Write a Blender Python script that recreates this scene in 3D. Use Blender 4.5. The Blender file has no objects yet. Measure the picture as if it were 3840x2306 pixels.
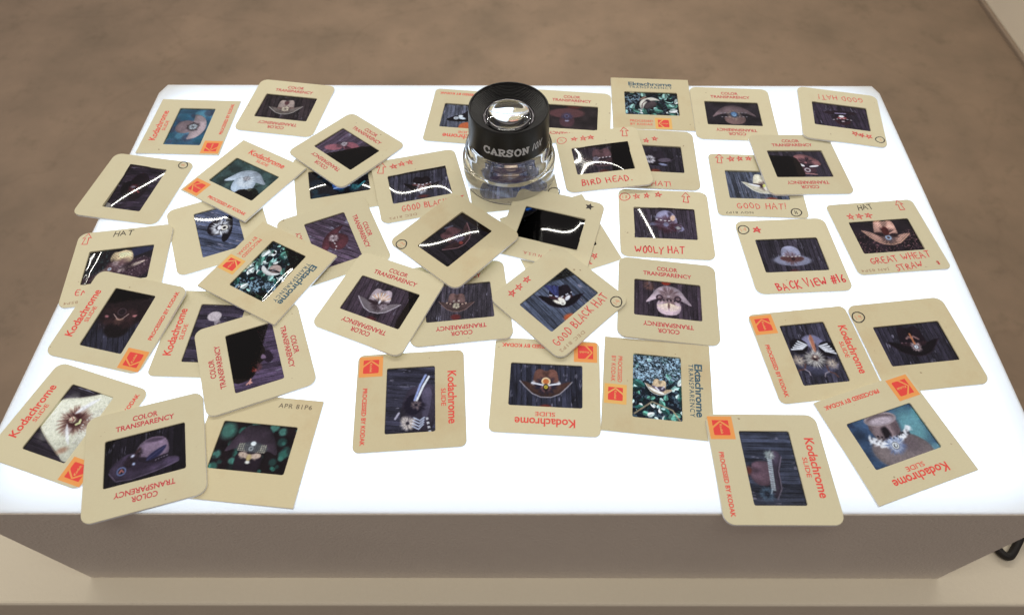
import bpy, math, random
import numpy as np
from mathutils import Matrix, Vector

# ---------------------------------------------------------------- camera, world, lamps, exposure
scene = bpy.context.scene
COL = scene.collection
MM = 0.001
TOP = 1.0                                   # height of the light table's glass above the floor
scene.view_settings.view_transform = 'Standard'
scene.view_settings.look = 'None'
scene.view_settings.exposure = 0.0
scene.view_settings.gamma = 1.0

cam_d = bpy.data.cameras.new('camera')
cam = bpy.data.objects.new('camera', cam_d)
COL.objects.link(cam)
PITCH, ROLL, CAMH = 0.949038, 0.0014182, 0.288604
c_, s_ = math.cos(PITCH), math.sin(PITCH)
fw = Vector((0, c_, -s_)); up0 = Vector((0, s_, c_)); rt0 = Vector((1, 0, 0))
cr, sr = math.cos(ROLL), math.sin(ROLL)
xa = rt0 * cr + up0 * sr
ya = up0 * cr - rt0 * sr
za = -fw
M = Matrix((xa, ya, za)).transposed().to_4x4()
M.translation = Vector((0, 0, TOP + CAMH))
cam.matrix_world = M
cam_d.sensor_width = 36.0
cam_d.lens = 2613.383 / 3840 * 36.0
cam_d.clip_start = 0.02
cam_d.clip_end = 100
cam_d.dof.use_dof = True
cam_d.dof.focus_distance = 0.375
cam_d.dof.aperture_fstop = 15.0
scene.camera = cam

world = bpy.data.worlds.new('World')
scene.world = world
world.use_nodes = True
bg = world.node_tree.nodes['Background']
bg.inputs['Color'].default_value = (1.0, 0.895, 0.89, 1)
bg.inputs['Strength'].default_value = 0.30

LAMP_H = 1.80                               # lamps hang this far above the table
LAMP_Y = 277 * MM * (1 + LAMP_H / CAMH)

def strip(name, loc, sx, sy, power, color):
    d = bpy.data.lights.new(name, 'AREA')
    d.shape = 'RECTANGLE'
    d.size = sx; d.size_y = sy
    d.energy = power
    d.color = color
    o = bpy.data.objects.new(name, d)
    COL.objects.link(o)
    o.location = loc
    return o

WARM = (1.0, 0.965, 0.86)
strip('ceiling_tube_lamp', (-0.2, LAMP_Y, TOP + LAMP_H), 4.2, 0.022, 48.0, WARM)
for sx in (-3.0, 3.0):
    for k in range(5):
        strip('ceiling_track_lamp', (sx, 0.55 + 0.62 * k, TOP + LAMP_H), 0.05, 0.50, 3.0, WARM)
strip('added_fill_lamp', (-0.3, -0.22, TOP + 2.3), 2.0, 0.5, 20.0, WARM)  # unseen fill light, added to brighten the plinth ledge in front

d = bpy.data.lights.new('added_floor_spot', 'AREA'); d.shape = 'DISK'; d.size = 0.12; d.energy = 5.5; d.color = WARM; d.spread = math.radians(75)  # unseen spot, added to make the floor's middle brighter than its sides
o = bpy.data.objects.new('added_floor_spot', d); COL.objects.link(o); o.location = (0.15, 2.3, TOP + 1.7); o.rotation_euler = (math.radians(-8), 0, 0)

PANEL = 1.45                                # brightness of the lit glass
random.seed(7)

# ---------------------------------------------------------------- materials
def lin(c):
    c = np.asarray(c, float)
    return np.where(c <= 0.04045, c / 12.92, ((c + 0.055) / 1.055) ** 2.4)

def mat(name):
    m = bpy.data.materials.new(name)
    m.use_nodes = True
    nt = m.node_tree
    p = nt.nodes['Principled BSDF']
    return m, nt, p

def node(nt, kind, **kw):
    n = nt.nodes.new(kind)
    for k, v in kw.items():
        if k in n.inputs: n.inputs[k].default_value = v
        else: setattr(n, k, v)
    return n

def flat(name, rgb, rough=0.6, spec=0.4, metal=0.0):
    m, nt, p = mat(name)
    p.inputs['Base Color'].default_value = (*rgb, 1)
    p.inputs['Roughness'].default_value = rough
    p.inputs['Specular IOR Level'].default_value = spec
    p.inputs['Metallic'].default_value = metal
    return m

def mottled(name, stops, scale, rough=0.6, bump=0.0, bump_scale=900.0, detail=6.0, spec=0.35, dist=0.001):
    m, nt, p = mat(name)
    tc = node(nt, 'ShaderNodeTexCoord')
    nz = node(nt, 'ShaderNodeTexNoise', Scale=scale, Detail=detail, Roughness=0.6)
    nt.links.new(tc.outputs['Object'], nz.inputs['Vector'])
    rp = nt.nodes.new('ShaderNodeValToRGB')
    while len(rp.color_ramp.elements) < len(stops): rp.color_ramp.elements.new(0.5)
    for e, (pos, rgb) in zip(rp.color_ramp.elements, stops):
        e.position = pos; e.color = (*rgb, 1)
    nt.links.new(nz.outputs['Fac'], rp.inputs['Fac'])
    nt.links.new(rp.outputs['Color'], p.inputs['Base Color'])
    p.inputs['Roughness'].default_value = rough
    p.inputs['Specular IOR Level'].default_value = spec
    if bump:
        n2 = node(nt, 'ShaderNodeTexNoise', Scale=bump_scale, Detail=3.0)
        nt.links.new(tc.outputs['Object'], n2.inputs['Vector'])
        b = node(nt, 'ShaderNodeBump', Strength=bump, Distance=dist)
        nt.links.new(n2.outputs['Fac'], b.inputs['Height'])
        nt.links.new(b.outputs['Normal'], p.inputs['Normal'])
    return m, nt, p, rp, tc

def card_material(name, base, stain):
    """cream card: fine fibre, a slight tint of its own for every mount, tan stains"""
    m, nt, p = mat(name)
    tc = node(nt, 'ShaderNodeTexCoord')
    oi = node(nt, 'ShaderNodeObjectInfo')
    fib = node(nt, 'ShaderNodeTexNoise', Scale=1500.0, Detail=4.0)
    mp = node(nt, 'ShaderNodeMapping'); mp.inputs['Scale'].default_value = (0.35, 1.6, 1)
    nt.links.new(tc.outputs['Object'], mp.inputs['Vector']); nt.links.new(mp.outputs['Vector'], fib.inputs['Vector'])
    st = node(nt, 'ShaderNodeTexNoise', Scale=38.0, Detail=5.0, Roughness=0.65, noise_dimensions='4D')
    nt.links.new(tc.outputs['Object'], st.inputs['Vector'])
    mw = node(nt, 'ShaderNodeMath', operation='MULTIPLY'); mw.inputs[1].default_value = 37.0
    nt.links.new(oi.outputs['Random'], mw.inputs[0]); nt.links.new(mw.outputs[0], st.inputs['W'])
    rs = nt.nodes.new('ShaderNodeValToRGB')
    rs.color_ramp.elements[0].position = 0.50; rs.color_ramp.elements[0].color = (0, 0, 0, 1)
    rs.color_ramp.elements[1].position = 0.80; rs.color_ramp.elements[1].color = (stain, stain, stain, 1)
    nt.links.new(st.outputs['Fac'], rs.inputs['Fac'])
    hs = node(nt, 'ShaderNodeHueSaturation')
    hs.inputs['Color'].default_value = (*base, 1)
    mr = node(nt, 'ShaderNodeMapRange'); mr.inputs['To Min'].default_value = 0.92; mr.inputs['To Max'].default_value = 1.05
    nt.links.new(oi.outputs['Random'], mr.inputs['Value']); nt.links.new(mr.outputs['Result'], hs.inputs['Value'])
    mx = node(nt, 'ShaderNodeMix', data_type='RGBA')
    nt.links.new(rs.outputs['Color'], mx.inputs['Factor'])
    nt.links.new(hs.outputs['Color'], mx.inputs['A']); mx.inputs['B'].default_value = (0.52, 0.33, 0.15, 1)
    m2 = node(nt, 'ShaderNodeMix', data_type='RGBA', blend_type='MULTIPLY'); m2.inputs['Factor'].default_value = 0.22
    r3 = node(nt, 'ShaderNodeMapRange'); r3.inputs['To Min'].default_value = 0.75; r3.inputs['To Max'].default_value = 1.25
    nt.links.new(fib.outputs['Fac'], r3.inputs['Value'])
    nt.links.new(mx.outputs['Result'], m2.inputs['A']); nt.links.new(r3.outputs['Result'], m2.inputs['B'])
    sp = node(nt, 'ShaderNodeTexNoise', Scale=420.0, Detail=1.0, noise_dimensions='4D')       # rare specks of dirt
    nt.links.new(tc.outputs['Object'], sp.inputs['Vector']); nt.links.new(mw.outputs[0], sp.inputs['W'])
    r4 = nt.nodes.new('ShaderNodeValToRGB')
    r4.color_ramp.elements[0].position = 0.765; r4.color_ramp.elements[0].color = (0, 0, 0, 1)
    r4.color_ramp.elements[1].position = 0.80; r4.color_ramp.elements[1].color = (.7, .7, .7, 1)
    nt.links.new(sp.outputs['Fac'], r4.inputs['Fac'])
    m3 = node(nt, 'ShaderNodeMix', data_type='RGBA')
    nt.links.new(r4.outputs['Color'], m3.inputs['Factor'])
    nt.links.new(m2.outputs['Result'], m3.inputs['A']); m3.inputs['B'].default_value = (0.25, 0.15, 0.08, 1)
    nt.links.new(m3.outputs['Result'], p.inputs['Base Color'])
    p.inputs['Roughness'].default_value = 0.55
    p.inputs['Specular IOR Level'].default_value = 0.3
    b = node(nt, 'ShaderNodeBump', Strength=0.12, Distance=0.0003)
    nt.links.new(fib.outputs['Fac'], b.inputs['Height']); nt.links.new(b.outputs['Normal'], p.inputs['Normal'])
    return m

M_CARD = card_material('cream_card', (0.690, 0.638, 0.440), 0.18)
M_AGED = card_material('aged_cream_card', (0.668, 0.598, 0.392), 0.45)
M_CORE = flat('white_card_core', (0.84, 0.84, 0.84), 0.7, 0.2)  # raw board edge, whitened to bring out the table's glow on the sides
M_RED = flat('bright_red_ink', (0.80, 0.075, 0.060), 0.6)
M_CRIM = flat('crimson_ink', (0.58, 0.040, 0.065), 0.6)
M_TEAL = flat('teal_ink', (0.030, 0.105, 0.165), 0.6)
M_PEN = flat('red_marker', (0.74, 0.055, 0.065), 0.6)
M_PALE = flat('faded_red_marker', (0.78, 0.30, 0.18), 0.6)
M_BLACK = flat('black_marker', (0.035, 0.028, 0.025), 0.55)
M_STAMP = flat('faded_brown_stamp_ink', (0.42, 0.25, 0.16), 0.7)
M_STAMPK = flat('black_stamp_ink', (0.10, 0.075, 0.06), 0.7)
M_ORANGE = flat('orange_print', (0.88, 0.37, 0.10), 0.6)
M_YELLOW = flat('yellow_orange_print', (0.84, 0.50, 0.15), 0.6)
M_EMB = flat('emblem_red', (0.82, 0.060, 0.050), 0.6)

def film_material():
    m = bpy.data.materials.new('transparency_film')
    m.use_nodes = True
    nt = m.node_tree; nt.nodes.clear()
    out = node(nt, 'ShaderNodeOutputMaterial')
    at = node(nt, 'ShaderNodeAttribute', attribute_name='dye')
    tr = node(nt, 'ShaderNodeBsdfTransparent')
    gl = node(nt, 'ShaderNodeBsdfGlossy', Roughness=0.045)
    fr = node(nt, 'ShaderNodeFresnel', IOR=1.5)
    mx = node(nt, 'ShaderNodeMixShader')
    nt.links.new(at.outputs['Color'], tr.inputs['Color'])
    nt.links.new(fr.outputs['Fac'], mx.inputs['Fac'])
    nt.links.new(tr.outputs['BSDF'], mx.inputs[1]); nt.links.new(gl.outputs['BSDF'], mx.inputs[2])
    nt.links.new(mx.outputs['Shader'], out.inputs['Surface'])
    return m
M_FILM = film_material()

# ---------------------------------------------------------------- mesh helpers
def mesh_obj(name, verts, faces, material, parent=None, smooth=False, link=True):
    me = bpy.data.meshes.new(name)
    me.from_pydata([tuple(v) for v in verts], [], [tuple(f) for f in faces])
    me.update()
    if smooth:
        me.polygons.foreach_set('use_smooth', [True] * len(me.polygons))
    me.materials.append(material)
    o = bpy.data.objects.new(name, me)
    if link: COL.objects.link(o)
    if parent is not None: o.parent = parent
    return o

def tag(o, label=None, cat=None, group=None, kind=None):
    if label: o['label'] = label
    if cat: o['category'] = cat
    if group: o['group'] = group
    if kind: o['kind'] = kind
    return o

def empty(name, matrix=None):
    o = bpy.data.objects.new(name, None)
    o.empty_display_size = 0.01
    COL.objects.link(o)
    if matrix is not None: o.matrix_world = matrix
    return o

class MB:
    def __init__(s): s.v = []; s.f = []
    def add(s, verts, faces):
        n = len(s.v); s.v += [tuple(x) for x in verts]; s.f += [tuple(i + n for i in q) for q in faces]
    def box(s, x0, x1, y0, y1, z0, z1):
        s.add([(x0, y0, z0), (x1, y0, z0), (x1, y1, z0), (x0, y1, z0), (x0, y0, z1), (x1, y0, z1), (x1, y1, z1), (x0, y1, z1)],
              [(3, 2, 1, 0), (4, 5, 6, 7), (0, 1, 5, 4), (1, 2, 6, 5), (2, 3, 7, 6), (3, 0, 4, 7)])
    def lathe(s, prof, n=96, closed=False):
        m = len(prof); vs = []
        for k in range(n):
            a = 2 * math.pi * k / n
            for r, z in prof: vs.append((r * math.cos(a), r * math.sin(a), z))
        fs = []
        for k in range(n):
            k2 = (k + 1) % n
            for j in range(m if closed else m - 1):
                j2 = (j + 1) % m
                fs.append((k * m + j, k2 * m + j, k2 * m + j2, k * m + j2))
        s.add(vs, fs)
    def obj(s, name, material, parent=None, smooth=False):
        return mesh_obj(name, s.v, s.f, material, parent, smooth)

def rounded(hx, hy, r, n=7):
    pts = []
    for cx, cy, a0 in ((hx - r, hy - r, 0), (-hx + r, hy - r, 90), (-hx + r, -hy + r, 180), (hx - r, -hy + r, 270)):
        for k in range(n):
            a = math.radians(a0 + 90 * k / (n - 1))
            pts.append((cx + r * math.cos(a), cy + r * math.sin(a)))
    return pts

def bevel_box(name, x0, x1, y0, y1, z0, z1, b, material, parent=None):
    """a box whose top and vertical edges are rounded off by b (metres)"""
    hx, hy = (x1 - x0) / 2, (y1 - y0) / 2; cx, cy = (x0 + x1) / 2, (y0 + y1) / 2
    rings = []
    rings.append([(x, y, z0) for x, y in rounded(hx, hy, b, 4)])
    for k in range(4):
        a = math.pi / 2 * k / 3
        ins = b * (1 - math.cos(a))
        rings.append([(x, y, z1 - b + b * math.sin(a)) for x, y in rounded(hx - ins, hy - ins, max(b - ins, b * 0.05), 4)])
    n = len(rings[0]); vs = []; fs = []
    for r in rings: vs += [(cx + x, cy + y, z) for x, y, z in r]
    for j in range(len(rings) - 1):
        for k in range(n):
            k2 = (k + 1) % n
            fs.append((j * n + k, j * n + k2, (j + 1) * n + k2, (j + 1) * n + k))
    fs.append(tuple((len(rings) - 1) * n + k for k in range(n)))
    fs.append(tuple(reversed(range(n))))
    return mesh_obj(name, vs, fs, material, parent)

# ---------------------------------------------------------------- setting
floor_m, nt, p, rp, tc = mottled('polished_concrete', [(0.28, (0.160, 0.117, 0.080)), (0.50, (0.207, 0.147, 0.101)), (0.72, (0.247, 0.174, 0.119))],
                                 4.2, rough=0.55, detail=10.0, spec=0.3)
# wandering hairline cracks and dark blots
vo = node(nt, 'ShaderNodeTexVoronoi', feature='DISTANCE_TO_EDGE', Scale=0.75)
wn = node(nt, 'ShaderNodeTexNoise', Scale=3.0, Detail=4.0)
va = node(nt, 'ShaderNodeVectorMath', operation='MULTIPLY_ADD'); va.inputs[1].default_value = (0.35, 0.35, 0.35)
nt.links.new(tc.outputs['Object'], wn.inputs['Vector'])
nt.links.new(wn.outputs['Color'], va.inputs[0]); nt.links.new(tc.outputs['Object'], va.inputs[2])
nt.links.new(va.outputs['Vector'], vo.inputs['Vector'])
cr2 = nt.nodes.new('ShaderNodeValToRGB')
cr2.color_ramp.elements[0].position = 0.0; cr2.color_ramp.elements[0].color = (0.78, 0.76, 0.74, 1)
cr2.color_ramp.elements[1].position = 0.006; cr2.color_ramp.elements[1].color = (1, 1, 1, 1)
nt.links.new(vo.outputs['Distance'], cr2.inputs['Fac'])
bl = node(nt, 'ShaderNodeTexNoise', Scale=11.0, Detail=8.0, Roughness=0.75)
nt.links.new(tc.outputs['Object'], bl.inputs['Vector'])
br = nt.nodes.new('ShaderNodeValToRGB')
br.color_ramp.elements[0].position = 0.26; br.color_ramp.elements[0].color = (0.72, 0.735, 0.71, 1)
br.color_ramp.elements[1].position = 0.46; br.color_ramp.elements[1].color = (1, 1, 1, 1)
nt.links.new(bl.outputs['Fac'], br.inputs['Fac'])
q1 = node(nt, 'ShaderNodeMix', data_type='RGBA', blend_type='MULTIPLY'); q1.inputs['Factor'].default_value = 1
q2 = node(nt, 'ShaderNodeMix', data_type='RGBA', blend_type='MULTIPLY'); q2.inputs['Factor'].default_value = 0.30
nt.links.new(rp.outputs['Color'], q1.inputs['A']); nt.links.new(br.outputs['Color'], q1.inputs['B'])
nt.links.new(q1.outputs['Result'], q2.inputs['A']); nt.links.new(cr2.outputs['Color'], q2.inputs['B'])
nt.links.new(q2.outputs['Result'], p.inputs['Base Color'])

fl = mesh_obj('floor', [(-6, -4, 0), (6, -4, 0), (6, 8, 0), (-6, 8, 0)], [(0, 1, 2, 3)], floor_m)
tag(fl, kind='structure')

wall_m, *_ = mottled('cream_wall_paint', [(0.35, (0.74, 0.66, 0.53)), (0.65, (0.78, 0.70, 0.56))], 3.0, rough=0.7)
gap_m = flat('shadow_gap_brown', (0.24, 0.18, 0.13), 0.6)  # dark colour stands in for the shadow line at the wall's foot
wl = bevel_box('wall', 1.56, 1.72, 0.6, 6.0, 0.0, 1.6, 0.004, wall_m)
tag(wl, 'plain cream wall rising from the floor at the far right', 'wall')
bevel_box('shadow_gap_strip', 1.545, 1.5598, 0.6, 6.0, 0.0005, 0.012, 0.003, gap_m, wl)

plinth_m, *_ = mottled('cream_plinth_paint', [(0.3, (0.63, 0.565, 0.445)), (0.7, (0.67, 0.60, 0.475))], 6.0, rough=0.65, bump=0.35, bump_scale=420.0, dist=0.0006)
ZB = TOP - 100.5 * MM
pl = bevel_box('plinth', -0.308, 0.308, 0.0863, 0.402, 0.0, ZB - 0.00005, 0.0018, plinth_m)
tag(pl, 'cream painted plinth under the light table', 'plinth')

# ---------------------------------------------------------------- light table
tab = empty('light_table', Matrix.Translation((0, 0.24, ZB)))
tag(tab, 'glowing white topped light table strewn with mounted slides', 'light table')
box_m, *_ = mottled('cream_box_paint', [(0.3, (0.625, 0.56, 0.475)), (0.7, (0.685, 0.615, 0.52))], 8.0, rough=0.6, bump=0.8, bump_scale=620.0, dist=0.0005)
def on_tab(o):
    o.parent = tab; o.matrix_parent_inverse = tab.matrix_world.inverted(); return o
# top outline measured from the photo (mm): chamfered rear corners
OUT = [(-233, 99.9), (235.2, 100.1), (240.2, 379), (237.2, 386.8), (-227.5, 387.3), (-231, 378.5)]
BOT = [(-226, 100.2), (229, 100.2), (232.5, 379), (230, 385), (-222.5, 385.5), (-225, 378.5)]
def inset(poly, d):
    n = len(poly); out = []
    for k in range(n):
        a, b, c = (Vector(poly[(k + q) % n]) for q in (-1, 0, 1))
        e1 = (b - a).normalized(); e2 = (c - b).normalized()
        n1 = Vector((-e1.y, e1.x)); n2 = Vector((-e2.y, e2.x))
        bis = (n1 + n2).normalized()
        out.append(tuple(b + bis * (d / max(0.3, bis.dot(n1)))))
    return out
def prism_wall(name, rings, material):
    n = len(rings[0]); vs = []; fs = []
    for r in rings: vs += [(x * MM, y * MM, TOP + z * MM) for x, y, z in r]
    for j in range(len(rings) - 1):
        for k in range(n):
            k2 = (k + 1) % n
            fs.append((j * n + k, j * n + k2, (j + 1) * n + k2, (j + 1) * n + k))
    return vs, fs
r0 = [(x, y, -100.4) for x, y in BOT]
r1 = [(x, y, -0.9) for x, y in OUT]
r1b = [(x, y, -0.55) for x, y in inset(OUT, 0.35)]
r2 = [(x, y, -0.55) for x, y in inset(OUT, 1.1)]
r3 = [(x, y, -20.0) for x, y in inset(OUT, 6.0)]
vs, fs = prism_wall('case', [r0, r1, r1b, r2, r3], box_m)
n6 = 6
fs.append(tuple(4 * n6 + k for k in range(n6)))          # inner bottom
fs.append(tuple(reversed(range(n6))))                      # underside
on_tab(mesh_obj('case', vs, fs, box_m))

# the milky sheet and, under it, the lit panel it spreads the light of
m = bpy.data.materials.new('milky_acrylic'); m.use_nodes = True
nt = m.node_tree; nt.nodes.clear()
o_ = node(nt, 'ShaderNodeOutputMaterial')
tl = node(nt, 'ShaderNodeBsdfTranslucent', Color=(0.97, 0.985, 1.0, 1))
df = node(nt, 'ShaderNodeBsdfDiffuse', Color=(0.85, 0.85, 0.85, 1))
gl = node(nt, 'ShaderNodeBsdfGlossy', Roughness=0.25)
mx = node(nt, 'ShaderNodeMixShader', Fac=0.10); m2 = node(nt, 'ShaderNodeMixShader', Fac=0.03)
nt.links.new(tl.outputs[0], mx.inputs[1]); nt.links.new(df.outputs[0], mx.inputs[2])
nt.links.new(mx.outputs[0], m2.inputs[1]); nt.links.new(gl.outputs[0], m2.inputs[2])
nt.links.new(m2.outputs[0], o_.inputs['Surface'])
sh = [(x * MM, y * MM, TOP) for x, y in inset(OUT, 0.25)]
on_tab(mesh_obj('diffuser_sheet', sh, [tuple(range(6))], m))
m = bpy.data.materials.new('led_panel'); m.use_nodes = True
nt = m.node_tree; nt.nodes.clear()
o_ = node(nt, 'ShaderNodeOutputMaterial')
em = node(nt, 'ShaderNodeEmission', Color=(0.73, 0.845, 1.0, 1), Strength=PANEL * 1.54)
nt.links.new(em.outputs[0], o_.inputs['Surface'])
em_p = [(x * MM, y * MM, TOP - 14 * MM) for x, y in inset(OUT, 9.5)]
on_tab(mesh_obj('led_panel', em_p, [tuple(range(6))], m))

# power cord looping out beside the table on the plinth
def tube(pts, r, n=10):
    P = [Vector(q) for q in pts]
    for _ in range(3):
        Q = [P[0]]
        for a, b in zip(P[:-1], P[1:]): Q += [a * .75 + b * .25, a * .25 + b * .75]
        P = Q + [P[-1]]
    vs = []; fs = []
    for k, q in enumerate(P):
        t = (P[min(k + 1, len(P) - 1)] - P[max(k - 1, 0)]).normalized()
        u = t.cross(Vector((0.13, 0.2, 1))).normalized(); w = u.cross(t)
        for j in range(n):
            a = 2 * math.pi * j / n
            vs.append(q + u * (r * math.cos(a)) + w * (r * math.sin(a)))
    for k in range(len(P) - 1):
        for j in range(n):
            j2 = (j + 1) % n
            fs.append((k * n + j, k * n + j2, (k + 1) * n + j2, (k + 1) * n + j))
    fs.append(tuple(reversed(range(n)))); fs.append(tuple((len(P) - 1) * n + j for j in range(n)))
    return vs, fs
cord_m, *_ = mottled('black_rubber', [(0.35, (0.008, 0.006, 0.005)), (0.8, (0.02, 0.016, 0.014))], 300.0, rough=0.55, spec=0.3)
zc = ZB + 2.3 * MM
vs, fs = tube([(0.236, 0.215, zc + .020), (0.250, 0.165, zc + .010), (0.2600, 0.135, zc + .003), (0.2650, 0.120, zc), (0.2665, 0.1135, zc), (0.2700, 0.1105, zc), (0.2735, 0.1130, zc), (0.2780, 0.1190, zc + .002),
               (0.2840, 0.1270, zc + .006), (0.2868, 0.1290, zc + .008), (0.2900, 0.1240, zc + .006), (0.297, 0.112, zc + .001), (0.304, 0.103, zc), (0.314, 0.09, zc - .006), (0.3185, 0.08, zc - .03), (0.3185, 0.07, zc - .2)], 2.2 * MM)
tag(mesh_obj('power_cord', vs, fs, cord_m, smooth=True), 'black power cord bent in a loop beside the light table', 'cord')

# ---------------------------------------------------------------- the pictures on the film (dye densities per film, drawn in code)
GX, GY = 144, 96
class Pic:
    """a 36 x 24 frame; x -1.5..1.5, y -1..1; colours 0-255 as seen on the lit table"""
    def __init__(s, th, seed):
        x = np.linspace(-1.5, 1.5, GX); y = np.linspace(-1, 1, GY)
        s.X, s.Y = np.meshgrid(x, y)
        s.c = np.zeros((GY, GX, 3)); s.th = math.degrees(th); s.rs = np.random.RandomState(seed)
    def noise(s, fx, fy, ang=0, n=None):
        a = math.radians(ang); u = (s.X * math.cos(a) + s.Y * math.sin(a)) * fx + 50; v = (-s.X * math.sin(a) + s.Y * math.cos(a)) * fy + 50
        L = s.rs.rand(128, 128); i = np.floor(u).astype(int); j = np.floor(v).astype(int); f = u - i; g = v - j
        f = f * f * (3 - 2 * f); g = g * g * (3 - 2 * g); q = lambda a, b: L[a % 128, b % 128]
        return (q(i, j) * (1 - f) + q(i + 1, j) * f) * (1 - g) + (q(i, j + 1) * (1 - f) + q(i + 1, j + 1) * f) * g
    def mix(s, m, col):
        s.c = s.c * (1 - m[..., None]) + np.asarray(col, float) / 255 * m[..., None] if np.ndim(col) == 1 else s.c * (1 - m[..., None]) + col * m[..., None]
        return s
    def bg(s, col, var=.35, f=2.5):
        s.c[:] = np.asarray(col, float) / 255
        s.c *= (1 + var * (s.noise(f, f) - .5) * 2)[..., None]
        return s
    def planks(s, col, pa=0, n=4.2, light=.5, scr=1.0):
        """weathered boards; pa is the boards' direction on the table, 0 = away from the viewer"""
        a = pa - s.th + 90                           # direction of the boards in the frame
        r = math.radians(a); U = s.X * math.cos(r) + s.Y * math.sin(r); V = -s.X * math.sin(r) + s.Y * math.cos(r)
        t = V * n + .15 * s.noise(.7, .7) + 40; k = np.floor(t).astype(int); fr = t - k
        tone = s.rs.rand(200)[k % 200]
        g = s.noise(1.6, 26, a); g2 = s.noise(3, 11, a)
        b = .72 + .35 * (tone - .5) + light * .55 * (g - .5) + .28 * (g2 - .5)
        b *= 1 - .75 * np.exp(-(np.minimum(fr, 1 - fr) / .045) ** 2)
        col = np.asarray(col, float); col = col * .72 + col.mean() * .28
        s.c[:] = np.clip(b, .08, 2)[..., None] * col / 255 * 1.05
        hi = np.clip((s.noise(4.5, 34, a) * s.noise(2.2, 5, a) - .60) * 9, 0, 1) * scr
        return s.mix(hi * .7, (142, 138, 158))
    def bokeh(s, cols, n=26, r=.28):
        for _ in range(n):
            x, y = s.rs.uniform(-1.5, 1.5), s.rs.uniform(-1, 1); q = r * s.rs.uniform(.4, 1.3)
            d = np.hypot(s.X - x, s.Y - y) / q
            s.mix(np.clip((1.1 - d) * 2.2, 0, 1) * .6, cols[s.rs.randint(len(cols))])
        return s
    def leaves(s, n=150, fx=-.55):
        """ivy in hard sun: big lit leaves, deep gaps, a patch of fine twigs on the side of fx"""
        s.c[:] = np.array((13, 20, 28)) / 255
        side = np.clip(.5 + (s.X - fx) * (1 if fx > 0 else -1) * 2.2 + 1.2 * (s.noise(2, 2) - .5), 0, 1)
        fine = np.clip((s.noise(22, 22) * .6 + s.noise(11, 11) * .5 + .25 * s.noise(3, 3) - .66) * 5, 0, 1)
        s.mix(fine * (.35 + .6 * side), (135, 165, 185))
        for _ in range(n):
            x, y = s.rs.uniform(-1.55, 1.55), s.rs.uniform(-1.05, 1.05)
            if s.rs.rand() < .75 * side[min(GY - 1, max(0, int((y + 1) / 2 * GY))), min(GX - 1, max(0, int((x + 1.5) / 3 * GX)))]: continue
            a = s.rs.uniform(0, 6.28); L = .09 + .17 * s.rs.rand() ** 1.5; u = (s.X - x) * math.cos(a) + (s.Y - y) * math.sin(a); v = -(s.X - x) * math.sin(a) + (s.Y - y) * math.cos(a)
            d = (u / L) ** 2 + (v / (L * (.62 - .25 * u / L))) ** 2
            k = s.rs.rand(); col = ((14, 34, 36), (34, 78, 74), (80, 130, 118), (150, 195, 190), (222, 242, 240), (10, 18, 26), (12, 24, 30))[min(6, int(k * 7))]
            lit = (.72 + .45 * (v > 0)) * (1 - .4 * np.exp(-(v / (L * .06)) ** 2)) * (.85 + .3 * s.noise(14, 14))
            s.mix(np.clip((1.05 - d) * 5, 0, 1), np.clip((np.array(col) / 255)[None, None] * lit[..., None], 0, 1))
        return s
    # --- shapes in a local frame set by at()
    def at(s, x=0, y=0, k=1.0, wa=0.0, local=None):
        if .6 <= k <= .95: k *= 1.14
        s.ox, s.oy, s.k = x, y, k; s.r = math.radians(wa - s.th if local is None else local)
        a, b = s.X - x, s.Y - y
        s.lx = (a * math.cos(s.r) + b * math.sin(s.r)) / k; s.ly = (-a * math.sin(s.r) + b * math.cos(s.r)) / k
        return s
    def frame(s):
        s.ox = s.oy = 0; s.k = 1; s.r = 0; s.lx = s.X; s.ly = s.Y; return s
    def ell(s, x, y, rx, ry, col, rot=0, soft=.05, a=1.0):
        q = math.radians(rot); u = (s.lx - x) * math.cos(q) + (s.ly - y) * math.sin(q); v = -(s.lx - x) * math.sin(q) + (s.ly - y) * math.cos(q)
        d = np.sqrt((u / rx) ** 2 + (v / ry) ** 2); e = soft / min(rx, ry)
        return s.mix(np.clip((1 - d) / e + .5, 0, 1) * a, col)
    def poly(s, pts, col, soft=.035, a=1.0, smooth=2, shade=0.0):
        P = [np.array(p, float) for p in pts]
        for _ in range(smooth):
            P = [w for p, q in zip(P, P[1:] + P[:1]) for w in (p * .75 + q * .25, p * .25 + q * .75)]
        d = np.full(s.X.shape, 9.); ins = np.zeros(s.X.shape, bool)
        for p, q in zip(P, P[1:] + P[:1]):
            e = q - p; w0 = s.lx - p[0]; w1 = s.ly - p[1]
            t = np.clip((w0 * e[0] + w1 * e[1]) / (e @ e + 1e-9), 0, 1)
            d = np.minimum(d, np.hypot(w0 - t * e[0], w1 - t * e[1]))
            c = ((p[1] > s.ly) != (q[1] > s.ly)); ins ^= c & (s.lx < (q[0] - p[0]) * (s.ly - p[1]) / (q[1] - p[1] + 1e-12) + p[0])
        sd = np.where(ins, d, -d)
        m = np.clip(sd / soft + .5, 0, 1) * a
        if shade:
            body = np.asarray(col, float) / 255 * (1 + shade * (s.ly * .9 + .35 * s.lx + .9 * (s.noise(3.5, 3.5) - .5) - .45 * np.exp(-(sd / .10) ** 2)))[..., None]
            return s.mix(m, np.clip(body, 0, 1))
        return s.mix(m, col)
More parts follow.
